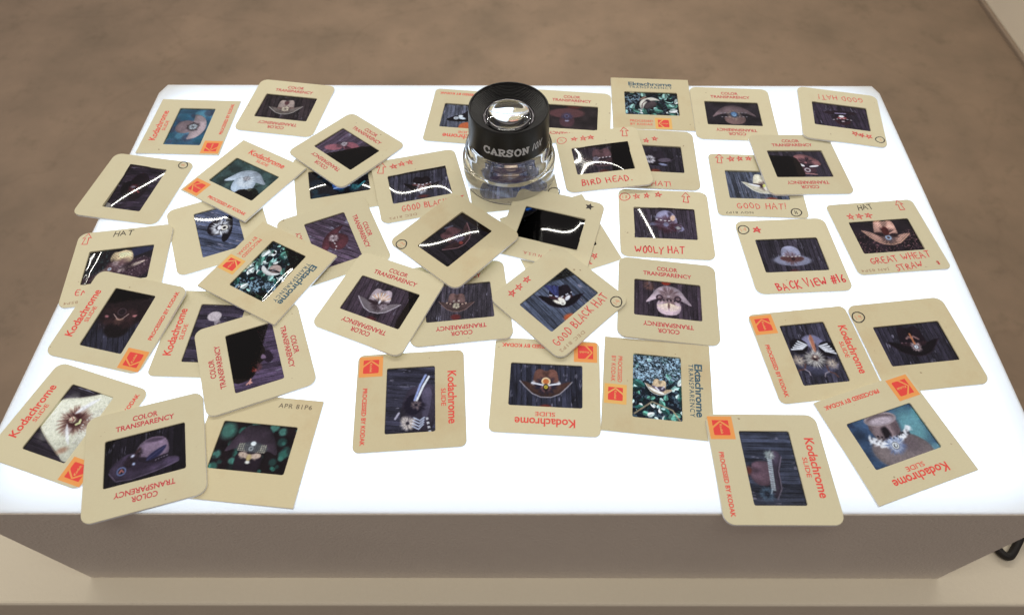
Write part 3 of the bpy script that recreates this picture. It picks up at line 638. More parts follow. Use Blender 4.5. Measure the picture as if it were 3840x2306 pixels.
def f36(p):
    p.bg((28, 24, 30)); p.frame().poly([(.45, 1), (.5, .35), (1.5, .75), (1.5, 1)], (40, 42, 66), smooth=0).poly([(-.3, -.1), (1.5, .55), (1.5, -1), (-1.5, -1), (-1.5, -.6)], (58, 40, 50), .2); n = np.clip((p.noise(26, 18) - .72) * 5, 0, 1) * (p.Y < .4 * p.X); p.mix(n * .7, (170, 145, 155)); n = np.clip((p.noise(16, 16) - .62) * 5, 0, 1) * (p.X < -.5); p.mix(n * .5, (60, 90, 90))
    p.at(-.0, .0, 1.0, 14).poly([(-1.2, -.75), (-1.05, -.4), (-.6, -.05), (-.3, .0), (-.2, -.3), (-.7, -.65)], (190, 168, 160), .05, shade=.4).poly([(-.1, -.42), (.2, -.42), (1.15, -.12), (1.22, .0), (1.0, .0), (.1, -.2)], (206, 184, 174), .05, shade=.4)
    p.poly([(-.45, .25), (-.28, .86), (.0, .80), (.25, .88), (.62, .70), (.66, .05), (.1, -.1)], (204, 182, 148), .05, shade=.45); m = (np.sin(p.lx * 46 + 6 * p.noise(5, 5)) * np.sin(p.ly * 46 + 6 * p.noise(5, 5)) > .2) * (p.c.sum(2) > 1.25); p.c *= (1 - .38 * m)[..., None]
    for k in range(16): p.fur(p.rs.uniform(-.5, .6), p.rs.uniform(-.25, .22), .03, p.rs.uniform(.2, .42), ((70, 46, 52), (110, 80, 86), (200, 180, 186), (44, 30, 36))[k % 4], 30, .7)
    p.fur(-.38, -.15, .08, .3, (74, 46, 50), 40, .95).fur(-.38, -.15, .07, .18, (190, 160, 160), 30, .6).ell(-.38, -.15, .085, .085, (178, 190, 208), 0, .04).ell(-.38, -.15, .03, .03, (90, 96, 110), 0, .03)
def f37(p):
    p.planks((58, 56, 80), 15, 4.5, .5).at(.1, .0, 1.0, 180).ell(-.05, -.5, 1.25, .95, (30, 20, 22), soft=.25).ell(0, .5, .55, .45, (20, 14, 16), 0, .1)
    for k in range(14): p.fur(p.rs.uniform(-.7, .7), p.rs.uniform(-.35, .35), .03, p.rs.uniform(.3, .6), ((60, 36, 38), (40, 24, 26), (78, 50, 50), (26, 18, 20))[k % 4], 40, .5)
    p.ring(0, -.33, .17, .022, (92, 76, 84), .6).ell(0, -.33, .13, .16, (30, 22, 26), 0, .1, .7).line([(-.32, -.22), (-.12, .0), (0, .06), (.12, .0), (.32, -.22)], .018, (200, 170, 164), .8).line([(-.14, .03), (0, .08), (.14, .03)], .03, (186, 150, 130), .7).fur(0, .12, .04, .3, (120, 84, 76), 40, .5).poly([(-.72, -.2), (-.5, -.16), (-.52, -.08), (-.66, -.06)], (176, 116, 118), .06).poly([(.5, -.14), (.66, -.2), (.7, -.08), (.54, -.04)], (160, 104, 110), .06)
def f38(p):
    p.planks((92, 104, 146), 75, 4.5, .6, 1.2).at(.1, -.15, .9, 92).poly([(-.95, -.3), (-.4, -.5), (.3, -.45), (.9, -.25), (.8, -.1), (-.7, -.05)], (14, 12, 18)).poly([(-.45, -.2), (-.5, .65), (.45, .7), (.45, -.2)], (18, 13, 20)).fur(.0, .08, .12, .62, (235, 238, 246), 40, 1.).ell(0, .0, .2, .3, (20, 16, 24)).ell(0, .12, .15, .1, (228, 228, 236)).ring(0, -.1, .12, .04, (228, 224, 215)).ell(.9, -.55, .3, .16, (140, 70, 60))
def f39(p):
    p.leaves(150, .5).at(-.1, .1, .55, -14).poly([(-.95, .4), (-.9, -.15), (-.3, -.6), (.5, -.5), (.95, -.05), (.6, -.18), (.1, -.28), (-.5, .05)], (240, 240, 240), .05, shade=.25).poly([(-.3, -.1), (-.22, .5), (.3, .68), (.75, .42), (.8, -.1), (.2, -.3)], (170, 150, 144), .05, shade=.5)
    p.poly([(-.3, .02), (.2, .12), (.8, .0), (.8, -.16), (.2, -.1), (-.3, -.15)], (36, 28, 34), .06).fur(.2, .0, .05, .28, (40, 30, 36), 26, .9).line([(.05, -.05), (.3, .1)], .03, (190, 186, 190), .7)
    p.black([(-1.8, .75), (-.9, .72), (-.55, .45), (.2, 1.2), (-1.8, 1.2)])
def f40(p):
    p.planks((72, 58, 84), 85, 4.6, .5).at(-.1, .05, 1.0, 100).poly([(-1.2, .1), (-1.1, -.25), (0, -.4), (1.0, -.2), (1.25, .1), (.9, .05), (0, -.15), (-.9, .05)], (172, 160, 168), shade=.35).ell(1.0, .0, .25, .3, (190, 178, 184)).poly([(-.6, -.1), (-.5, -.9), (.5, -.9), (.6, -.1)], (150, 136, 146), shade=.3).ell(.1, -.2, .5, .14, (50, 36, 44)); p.ell(-1.1, -.05, .2, .25, (150, 145, 150)).ell(-1.1, -.05, .12, .15, (60, 56, 70))
def f41(p):
    p.planks((96, 72, 112), 102, 4.6, .5).frame().poly([(-1.6, -1.2), (-1.6, .25), (-.9, .35), (.2, .55), (.4, .1), (1.05, -.2), (1.05, -1.2)], (22, 15, 13), .04).poly([(-.3, .55), (.3, .8), (.55, .5), (.2, .3)], (34, 24, 36)).poly([(-.1, .35), (.25, .5), (.2, .2)], (120, 98, 122)).fur(.55, -.02, .1, .35, (92, 56, 60), 26, .9).ell(.62, -.12, .1, .1, (180, 96, 96)).line([(1.1, -.35), (1.2, -.5)], .03, (205, 150, 140)).line([(1.1, -.35), (1.22, -.38)], .03, (205, 150, 140)).line([(1.0, -.3), (1.1, -.35), (1.18, -.3)], .03, (205, 150, 140))
def f42(p):
    p.planks((66, 54, 72), 70, 4, .5).frame().poly([(.77, 1.05), (.0, 1.2), (-.46, 1.05), (-.9, .3), (-1.2, -.4), (-1.5, -.85), (-1.2, -1.2), (1.5, -1.2), (1.7, -.6), (1.38, -.3), (1.05, .3)], (226, 225, 206), .05, shade=.10)
    p.line([(.8, .95), (1.06, .28), (1.4, -.32)], .03, (176, 168, 150), .5).line([(-.5, .95), (-.95, .2), (-1.28, -.5)], .03, (170, 160, 140), .6).ell(.1, .55, .8, .3, (236, 236, 220), 0, .3, .7).poly([(-.8, -1.2), (-.62, -.78), (0, -.6), (.7, -.7), (1.0, -1.2)], (240, 238, 222), .06, shade=.1)
    p.fur(.15, -.16, .2, .85, (112, 66, 58), 80, .8).fur(.15, -.16, .15, .62, (70, 34, 34), 70, .9).ell(.15, -.16, .3, .26, (58, 26, 28), 0, .15, .8).ell(-1.05, -.5, .2, .12, (150, 96, 72), -50, .12, .6)
    p.poly([(-.02, .1), (-.18, -.1), (-.88, -.68), (-.55, -.22)], (244, 244, 247), .08).poly([(.36, .1), (.48, -.1), (1.42, -.6), (.98, -.15)], (242, 242, 246), .08).fur(-.3, -.15, .05, .24, (232, 228, 230), 24, .6).fur(.65, -.1, .05, .24, (232, 228, 230), 24, .6)
    p.poly([(.0, .02), (.12, .12), (.3, .06), (.26, -.16), (.04, -.18)], (224, 210, 184), .05, shade=.3).line([(.05, .05), (.14, -.1), (.24, .04)], .016, (150, 70, 78)).line([(.05, -.1), (.25, -.1)], .016, (120, 80, 70)).line([(.02, -.3), (.12, -.38), (.24, -.34)], .045, (212, 214, 160))
    p.line([(-.66, -.72), (-.2, -.6), (.1, -.56)], .035, (206, 200, 196), .9, 60).line([(.3, -.58), (.7, -.66), (.92, -.9)], .035, (206, 200, 196), .9, 60)
def f43(p):
    p.bg((26, 20, 26)).planks((30, 24, 36), 12, 4, .3, .5).at(0, 0, 1, local=0).poly([(-1.34, -.5), (-1.25, -.1), (-.68, .26), (-.2, .15), (.8, -.3), (1.2, -.34), (1.26, -.6), (.4, -.78), (-.4, -.88), (-.95, -.9)], (84, 70, 96), .05, shade=.4).line([(-1.3, -.4), (-1.05, -.78), (-.5, -.84), (.4, -.74), (1.2, -.56)], .022, (118, 104, 130), .6)
    p.poly([(-.62, .2), (-.2, .1), (.8, -.3), (.5, -.5), (-.4, -.6), (-.9, -.3)], (40, 32, 46), .16, a=.8).poly([(-.36, .3), (-.14, .6), (.3, .74), (.84, .54), (.88, -.26), (.3, -.42), (-.3, -.16)], (110, 93, 112), .05, shade=.45).poly([(-.1, .56), (.3, .70), (.8, .52), (.4, .46)], (74, 60, 78), .08).ell(.35, .2, .35, .2, (126, 108, 126), -15, .2, .5)
    p.poly([(-.3, -.2), (.3, -.44), (.88, -.3), (.88, -.1), (.3, -.2), (-.28, .02)], (34, 27, 38), .06).poly([(.0, -.28), (.5, -.18), (.78, .16), (.74, .26), (.3, .08), (.05, -.1)], (40, 40, 72), .06).line([(.05, -.22), (.7, .18)], .012, (84, 84, 120), .7).line([(.35, -.3), (.86, -.2)], .02, (150, 140, 160), .7, 60)
    for k in range(10): p.fur(-.85 + .07 * k, -.42 + .07 * k, .03, p.rs.uniform(.18, .34), ((24, 18, 24), (40, 30, 38), (62, 46, 56))[k % 3], 36, .85)
    p.fur(-.86, -.44, .08, .3, (36, 36, 52), 40, .9).ring(-.86, -.42, .15, .028, (104, 116, 160), .9).line([(-.93, -.46), (-.86, -.36), (-.79, -.46)], .03, (158, 100, 98)).ell(-.46, .1, .07, .05, (196, 200, 224), 20, .06).ell(-.42, -.24, .05, .05, (180, 196, 232), 0, .06).line([(-.32, .2), (-.2, .34)], .04, (58, 40, 42))
def f44(p):
    p.bg((24, 16, 20)).bokeh([(62, 140, 124), (96, 176, 160), (40, 86, 80), (20, 14, 18), (26, 18, 20)], 90, .17).ell(-1.2, .6, .3, .35, (88, 160, 142), soft=.2, a=.6) if p.frame() else 0
    p.at(-.05, .0, 1.0, 174).poly([(-1.1, .3), (-.85, -.3), (-.5, -.85), (0, -.98), (.5, -.85), (.8, -.3), (1.1, .35), (.6, .05), (-.6, .05)], (66, 54, 66), shade=.3).poly([(-.55, .0), (-.5, 1.1), (.5, 1.1), (.55, .0)], (32, 24, 32), shade=.2).poly([(-.62, -.12), (-.6, .2), (0, .12), (.6, .2), (.62, -.12), (0, -.22)], (74, 74, 78))
    n = (np.sin(p.lx * 40 + p.ly * 40) * np.sin(p.lx * 40 - p.ly * 40) > .1) * (np.abs(p.lx) < .55) * (np.abs(p.ly - .02) < .16); p.mix(n * .7, (200, 196, 176)); p.poly([(-.35, -.25), (.35, -.25), (.3, .15), (0, .25), (-.3, .15)], (64, 66, 74), a=.7).ell(0, -.16, .1, .09, (232, 240, 245)).ring(.03, .05, .07, .03, (150, 155, 160)).line([(-.35, .3), (0, .38), (.35, .3)], .09, (205, 180, 160), .8).fur(.25, .34, .06, .22, (220, 200, 185), 18, .8).fur(-.25, .34, .06, .22, (220, 200, 185), 18, .8).ell(0, .42, .09, .14, (190, 170, 120)).ell(0, .6, .09, .06, (232, 232, 225))

# ---------------------------------------------------------------- slide mounts
TH = 1.3; HW, HH = 17.1, 11.4                   # mount thickness, half the window (mm)

def mount_mesh(name, r, material):
    n = 7; A = 25.4
    def ring(h, k, rr, z): return [(x * MM, y * MM, z * MM) for x, y in rounded(h, k, rr, n)]
    L = [ring(A - .1, A - .1, r, 0), ring(A, A, r, .1), ring(A, A, r, TH - .14), ring(A - .14, A - .14, r, TH),
         ring(HW + .1, HH + .1, .9, TH), ring(HW, HH, .9, TH - .12), ring(HW, HH, .9, 0)]
    N = len(L[0]); vs = [v for q in L for v in q]; fs = []
    for j in range(len(L)):
        j2 = (j + 1) % len(L)
        for k in range(N):
            k2 = (k + 1) % N
            fs.append((j * N + k, j * N + k2, j2 * N + k2, j2 * N + k))
    me = bpy.data.meshes.new(name); me.from_pydata(vs, [], fs); me.update(); me.materials.append(material); me.materials.append(M_CORE)
    for q in me.polygons: q.material_index = 1 if q.index // N in (0, 1) else 0
    return me
MOUNTS = {(s, a): mount_mesh('card_mount', r, mm_) for s, r in (('round', 4.6), ('soft', 3.2), ('square', .35)) for a, mm_ in ((0, M_CARD), (1, M_AGED))}

# flat type: the letters of Blender's own font, as a mesh
_tc = {}
def glyphs(text, bold=0.0, space=1.0):
    key = (text, bold, space)
    if key in _tc: return _tc[key]
    cu = bpy.data.curves.new('type', 'FONT'); cu.body = text; cu.offset = bold; cu.space_character = space; cu.resolution_u = 3
    ob = bpy.data.objects.new('type', cu); COL.objects.link(ob)
    dg = bpy.context.evaluated_depsgraph_get(); ev = ob.evaluated_get(dg); me = ev.to_mesh()
    v = np.array([q.co[:] for q in me.vertices]); f = [tuple(q.vertices) for q in me.polygons]
    ev.to_mesh_clear(); bpy.data.objects.remove(ob); bpy.data.curves.remove(cu)
    v[:, 0] -= (v[:, 0].min() + v[:, 0].max()) / 2
    _tc[key] = (v, f); return _tc[key]

INK = TH + .03
def put_text(mb, text, u, v, width, cap, bold=0.0, space=1.0, rot=0.0, z=INK):
    """text centred at u, v (mm): total width, height of the capitals; rot 180 = printed upside down"""
    P, F = glyphs(text, bold, space)
    w = P[:, 0].max() - P[:, 0].min()
    caph = glyphs('H', bold)[0]; ch = caph[:, 1].max() - caph[:, 1].min(); y0 = caph[:, 1].min()
    X = P[:, 0] * width / w; Y = (P[:, 1] - y0) * cap / ch - cap / 2
    c, s = math.cos(math.radians(rot)), math.sin(math.radians(rot))
    mb.add([((u + c * x - s * y) * MM, (v + s * x + c * y) * MM, z * MM) for x, y in zip(X, Y)], F)

def child(name, mb, material, parent, mesh=None):
    if mesh is None: return mb.obj(name, material, parent)
    o = bpy.data.objects.new(name, mesh); COL.objects.link(o); o.parent = parent; return o

# printed faces shared by every mount of a kind
def kind_meshes():
    D = {}
    def line(mt, *a):
        mb = MB()
        for q in a: put_text(mb, *q)
        return ('lettering', mb.obj('lettering', mt).data)
    D['C'] = [line(M_CRIM, ('COLOR', 0, sg * 19.6, 10.8, 2.6, .022, 1.0, rot), ('TRANSPARENCY', 0, sg * 16.0, 25.2, 2.6, .022, 1.0, rot)) for rot, sg in ((0, 1), (180, -1))]
    D['K'] = [line(M_RED, ('Kodachrome', 0, 19.4, 27.6, 4.1, .020, .98), ('SLIDE', 0, 15.3, 9.2, 2.1, .012)), line(M_RED, ('PROCESSED BY KODAK', 7.6, -21.2, 29.0, 2.1, .03))]
    D['E'] = [line(M_TEAL, ('Ektachrome', 0, 19.5, 28.2, 3.7, .024, .96), ('TRANSPARENCY', .2, 16.0, 28.2, 2.2, .008, 1.25)),
              line(M_RED, ('PROCESSED', -7.4, -17.6, 14.4, 2.0, .01), ('BY KODAK', -7.4, -20.7, 14.2, 2.0, .01, 1.1))]
    for nm in [o for o in COL.objects if o.name.startswith('lettering')]: bpy.data.objects.remove(nm)
    def emblem(cx, cy, size, mt):
        a = MB(); h = size / 2
        a.add([((cx + x * h) * MM, (cy + y * h) * MM, (TH + .02) * MM) for x, y in ((-1, -1), (1, -1), (1, 1), (-1, 1))], [(0, 1, 2, 3)])
        b = MB(); s = size * .66; x0, y0 = cx - s / 2, cy - s / 2
        q = lambda pts: [((x0 + x * s) * MM, (y0 + y * s) * MM, (TH + .04) * MM) for x, y in pts]
        b.add(q([(.13, .5), (.52, .97), (.60, 1), (.95, 1), (1, .95), (1, .05), (.95, 0), (.60, 0), (.52, .03)]), [tuple(reversed(range(9)))])
        b.add(q([(0, 0), (.40, 0), (.04, .47), (.04, .53), (.40, 1), (0, 1)]), [(0, 1, 2), (0, 2, 3, 5), (3, 4, 5)])
        c = MB(); put_text(c, 'Kodak', cx + s * .10, cy, s * .66, s * .155, .012, 1.0, 0, TH + .06)
        ms = [w.obj('emblem', mtl).data for w, mtl in ((a, mt), (b, M_EMB), (c, M_YELLOW))]
        for o in [o for o in COL.objects if o.name.startswith('emblem')]: bpy.data.objects.remove(o)
        return ms
    D['Kemb'] = emblem(-18.6, -19.0, 11.2, M_ORANGE); D['Eemb'] = emblem(6.2, -19.4, 10.4, M_YELLOW)
    return D
KIND = kind_meshes()

# ---------------------------------------------------------------- handwriting
GL = {'A': (.62, ['0,0 .3,1 .6,0', '.1,.36 .5,.4']), 'B': (.55, ['.05,0 .08,1', '.08,1 .4,.95 .45,.72 .1,.54 .5,.45 .52,.1 .05,0']), 'C': (.55, ['.52,.85 .3,1 .06,.7 .05,.3 .28,0 .54,.18']),
      'D': (.58, ['.06,0 .06,1 .36,.92 .55,.55 .45,.15 .06,0']), 'E': (.5, ['.5,1 .06,1 .04,0 .5,.02', '.05,.52 .4,.54']), 'G': (.62, ['.52,.86 .3,1 .05,.66 .06,.25 .3,0 .55,.2 .55,.42 .3,.42', '.55,.42 .64,.42']),
      'H': (.6, ['.06,1 .04,0', '.54,1 .56,0', '.04,.5 .56,.54']), 'I': (.2, ['.1,1 .1,0']), 'J': (.5, ['.4,1 .4,.2 .2,0 .03,.2']), 'K': (.56, ['.06,1 .05,0', '.5,1 .08,.45 .54,0']), 'L': (.48, ['.07,1 .05,0 .48,.03']),
      'N': (.6, ['.05,0 .07,1 .5,0 .56,1']), 'O': (.56, ['.3,1 .06,.75 .06,.25 .28,0 .52,.22 .52,.76 .3,1']), 'o': (.5, ['.26,.78 .06,.55 .07,.2 .25,.02 .45,.2 .45,.58 .26,.78']), 'P': (.52, ['.06,0 .07,1 .45,.9 .45,.6 .08,.48']),
      'R': (.56, ['.06,0 .07,1 .46,.92 .44,.6 .08,.5', '.2,.5 .54,0']), 'S': (.5, ['.46,.88 .24,1 .07,.78 .4,.42 .42,.14 .2,0 .03,.14']), 'T': (.56, ['0,.98 .56,1', '.29,.98 .27,0']), 'V': (.56, ['0,1 .26,0 .56,1']),
      'W': (.8, ['0,1 .2,0 .4,.7 .58,0 .8,1']), 'Y': (.56, ['0,1 .26,.5 .56,1', '.26,.5 .22,-.1']), '1': (.22, ['.1,1 .1,0']), '2': (.5, ['.05,.8 .25,1 .46,.75 .05,.03 .5,.02']), '4': (.5, ['.3,1 .05,.4 .5,.42', '.4,.9 .38,0']),
      '6': (.5, ['.4,1 .08,.5 .1,.1 .3,0 .46,.2 .4,.45 .1,.35']), '8': (.5, ['.25,1 .07,.8 .42,.3 .25,0 .06,.25 .44,.75 .25,1']), '9': (.5, ['.44,.7 .2,.5 .06,.75 .25,1 .44,.8 .4,0']), '0': (.5, ['.26,1 .06,.7 .06,.3 .26,0 .46,.3 .46,.7 .26,1']),
      'X': (.56, ['0,1 .56,0', '.56,1 0,0']), '#': (.6, ['.2,1 .12,0', '.45,1 .36,0', '0,.66 .58,.7', '0,.32 .56,.36']), '!': (.2, ['.12,1 .1,.32', '.09,.1 .09,.02']), '.': (.2, ['.08,.06 .1,0'])}
for k in GL: GL[k] = (GL[k][0], [[tuple(map(float, p.split(','))) for p in st.split()] for st in GL[k][1]])

class Pen:
    def __init__(s, seed): s.items = []; s.k = 0; s.r = random.Random(seed)
    def new(s, name): s.mb = MB(); s.items.append((name, s.mb)); return s.mb
    def stroke(s, pts, w, close=False):
        P = [Vector((x, y)) for x, y in pts]
        Q = [P[0]]                                             # drop doubled points
        for q in P[1:]:
            if (q - Q[-1]).length > 1e-3: Q.append(q)
        P = Q
        if len(P) < 2: return s
        n = len(P); z = (INK + .0035 * s.k) * MM; s.k = (s.k + 1) % 24; V = []
        for i in range(n):
            a = P[i - 1] if i else (P[-2] if close else None); b = P[i + 1] if i < n - 1 else (P[1] if close else None)
            d1 = (P[i] - a).normalized() if a is not None else None; d2 = (b - P[i]).normalized() if b is not None else None
            d1 = d1 if d1 is not None else d2; d2 = d2 if d2 is not None else d1
            n1 = Vector((-d1.y, d1.x)); n2 = Vector((-d2.y, d2.x)); m = n1 + n2
            m = n1 if m.length < .3 else m.normalized() / max(.6, m.normalized().dot(n1))
            ww = w / 2 * s.r.uniform(.82, 1.18)
            q = P[i] + (-d1 * w * .35 if a is None else (d1 * w * .35 if b is None else Vector((0, 0))))
            V += [q + m * ww, q - m * ww]
        s.mb.add([(v.x * MM, v.y * MM, z) for v in V], [(2 * i + 1, 2 * i + 3, 2 * i + 2, 2 * i) for i in range(n - 1)])
        return s
    def text(s, t, a, b, h, w=.46):
        s.new('inscription'); a, b = Vector(a), Vector(b); d = b - a; L = d.length; d = d / L; nn = Vector((-d.y, d.x))
        adv = [(.42 if ch == ' ' else GL[ch][0] + .2) for ch in t]; k = L / (sum(adv) - .2); x = 0
        for ch, ad in zip(t, adv):
            if ch != ' ':
                rnd = lambda P: P if len(P) < 4 else [P[0]] + [w for p, q in zip(P, P[1:]) for w in ((p[0] * .75 + q[0] * .25, p[1] * .75 + q[1] * .25), (p[0] * .25 + q[0] * .75, p[1] * .25 + q[1] * .75))] + [P[-1]]
                jy = s.r.uniform(-.08, .08) * h; sc = s.r.uniform(.88, 1.12); tl = s.r.uniform(-.12, .12)
                for st in GL[ch][1]:
                    s.stroke([tuple(a + d * ((x + px + tl * py) * k) + nn * (py * h * sc + jy)) for px, py in rnd(rnd(st))], w)
            x += ad
        return s
    def star(s, u, v, r=2.1, w=.38):
        s.new('star_mark'); a0 = math.pi / 2 + s.r.uniform(-.25, .25); P = [(u + r * s.r.uniform(.75, 1.2) * math.cos(a0 + k * 4 * math.pi / 5), v + r * s.r.uniform(.75, 1.2) * math.sin(a0 + k * 4 * math.pi / 5)) for k in range(5)]
        for k in range(5): s.stroke([P[k], P[(k + 1) % 5]], w)
        return s
    def stars(s, *uv):
        for u, v in uv: s.star(u, v)
        return s
    def arrow(s, tip, base, w=.45):
        s.new('arrow_mark'); t, b = Vector(tip), Vector(base); d = (b - t); L = d.length; d /= L; n = Vector((-d.y, d.x)); q = lambda y, x: tuple(t + d * (y * L) + n * (x * L))
        return s.stroke([q(0, 0), q(.42, .30), q(.40, .12), q(1, .17), q(.97, -.2), q(.40, -.10), q(.44, -.30), q(.03, -.02)], w)
    def circle(s, u, v, r=2.9, w=.5, squash=1.0):
        s.new('circle_mark'); P = []
        for k in range(25):
            a = 2 * math.pi * k / 24 * 1.02 + 1.0; rr = r * (1 + .07 * math.sin(2 * a + s.k) + .03 * math.cos(3 * a))
            P.append((u + rr * math.cos(a), v + rr * squash * math.sin(a)))
        return s.stroke(P, w)
    def blot(s, u, v, r):
        s.new('star_mark'); P = [(u, v)] + [(u + r * (1 if k % 2 == 0 else .5) * math.cos(math.pi / 2 + k * math.pi / 5 - .1), v + r * (1 if k % 2 == 0 else .5) * math.sin(math.pi / 2 + k * math.pi / 5 - .1)) for k in range(10)]
        s.mb.add([(x * MM, y * MM, INK * MM) for x, y in P], [(0, k + 1, (k + 1) % 10 + 1) for k in range(10)]); return s

def hw_red(i, p):
    if i == 7: p.text('GOOD BLACK HAT', (-13, -18.6), (22.6, -19), 4.3).stars((-12.4, 18.6), (-7.4, 19.4), (-2.5, 20)).arrow((-18.6, 23.4), (-20.6, 14.6))
    if i == 15: p.text('GooD BLACK HAT', (-20.6, -19.3), (18.6, -16.6), 4.4).stars((-14.8, 19), (-9.5, 19.3), (-3.5, 19.9))
    if i == 20: p.text('GOOD HAT!', (-15.5, -20.9), (12.6, -19), 4.4).stars((-6.9, 15.7), (-10.8, 16.4), (-14.9, 16.8))
    if i == 22: p.text('GOOD HAT!', (-13.9, -19.4), (13.6, -19), 4.3).stars((-12.1, 21), (-7.1, 21.6), (-1.7, 22)).arrow((-18.7, 24.9), (-19.2, 17.2))
    if i == 23: p.text('BACK VIEW #16', (-13.9, -23.6), (23.2, -19.6), 4.9, .72).star(-14.2, 18.4, 2.4, .6)
    if i == 24: p.stars((-14.4, 15.3), (-9.4, 15.4), (-4.1, 15.5)).arrow((16.4, 25), (17, 17.8)).text('GREAT WHEAT', (-15.8, -18.9), (17.8, -16.6), 4, .48).text('STRAW', (-4.1, -24.2), (10.5, -23), 3.9, .48).text('8', (18.9, -22.2), (20.7, -21.9), 2.3, .4)
    if i == 25: p.circle(-21.7, 19.1, 2.8, .42).stars((-13.9, 19.3), (-8.6, 19.2), (-3.8, 19.2)).arrow((17.7, 25.2), (16.9, 17.1)).text('BIRD HEAD.', (-16, -21), (13.6, -20.5), 4.4, .62)
    if i == 26: p.stars((-9, 14.8), (-3.8, 15.1), (1.4, 17.3)).text('GOOD HAT!', (-19.4, -23.6), (8.4, -23.2), 3.9)
    if i == 27: p.circle(-21.7, 18.9, 2.9, .5).stars((-15.1, 19.7), (-9.2, 20.5), (-2.6, 21.7)).arrow((13.2, 24.3), (12.9, 16.5)).text('WOOLY HAT', (-17.5, -22.5), (8.8, -21.6), 4.5, .66)
    if i == 36: p.arrow((-20.3, 24.8), (-20.9, 17)).text('EN', (-18.3, -17.9), (-12.4, -18.4), 3.4)
    if i == 13: p.arrow((3.6, -15.4), (10, -21))
    if i == 14: p.stars((12.2, -18.1), (7.2, -20.7))
    if i == 8: p.text('LE', (-16.5, 15.8), (-12.8, 15.6), 3.0).text('Y', (16.5, -22), (18, -22), 2)
def hw_black(i, p):
    if i == 24: p.text('HAT', (-8, 19.8), (.8, 20), 3.5, .5)
    if i == 36: p.text('HAT', (-6.4, 20.6), (3.9, 20.3), 3.3, .5)
    for k, u, v, r in ((5, 22.2, -19.2, 2.7), (10, -22.0, 18.6, 3.0), (15, 19.4, -21.4, 3.0), (20, -21.5, 18.4, 2.7), (22, 18.6, -21.2, 2.9), (23, -21.6, 18.9, 3.0), (33, -21.8, 18.0, 3.1), (8, 22.4, -14.8, 3.4)):
        if k == i: p.circle(u, v, r, .62)
    if i == 22: p.text('11', (17.8, -22.3), (19.2, -22.3), 2.2, .45)
    if i == 13: p.blot(17.1, 20.8, 2.6)
def hw_faded(i, p):
    for k, t, u, v in ((5, '8', 22.2, -19.2), (10, '12', -22, 18.6), (15, '14', 19.4, -21.4), (23, '14', -21.6, 18.9), (33, '19', -21.8, 18), (25, '9', -21.7, 19.1), (27, '18', -21.7, 18.9), (20, '1', -21.5, 18.4)):
        if k == i: p.text(t, (u - .75 * len(t), v - 1.2), (u + .75 * len(t), v - 1.1), 2.3, .3)
def stamp(i, mb):
    f = lambda t, a, b, cap, sp=1.15: put_text(mb, t, (a[0] + b[0]) / 2, (a[1] + b[1]) / 2, math.hypot(b[0] - a[0], b[1] - a[1]), cap, 0, sp, math.degrees(math.atan2(b[1] - a[1], b[0] - a[0])))
    if i == 7: f('DEC 81P2', (-5.5, -22.3), (-20.8, -22.2), 1.7)
    if i == 15: f('DEC 81P2', (-5.4, -22.3), (-22, -22), 1.8)
    if i == 22: f('NOV 81P7', (-5.6, -22.4), (-21, -22.9), 1.6)
    if i == 24: f('JAN 85P4', (-7.9, -22.8), (-23.1, -22.8), 1.7)
    if i == 36: f('JAN 85P4', (-7.6, -22.6), (-22.6, -22.7), 1.7)
    if i == 13: f('MADE IN U.S.A.', (10.0, -20.9), (-10.1, -21.2), 1.8)
    if i == 44: f('APR 81P6', (5.3, 21.3), (20.8, 21.6), 2.2)

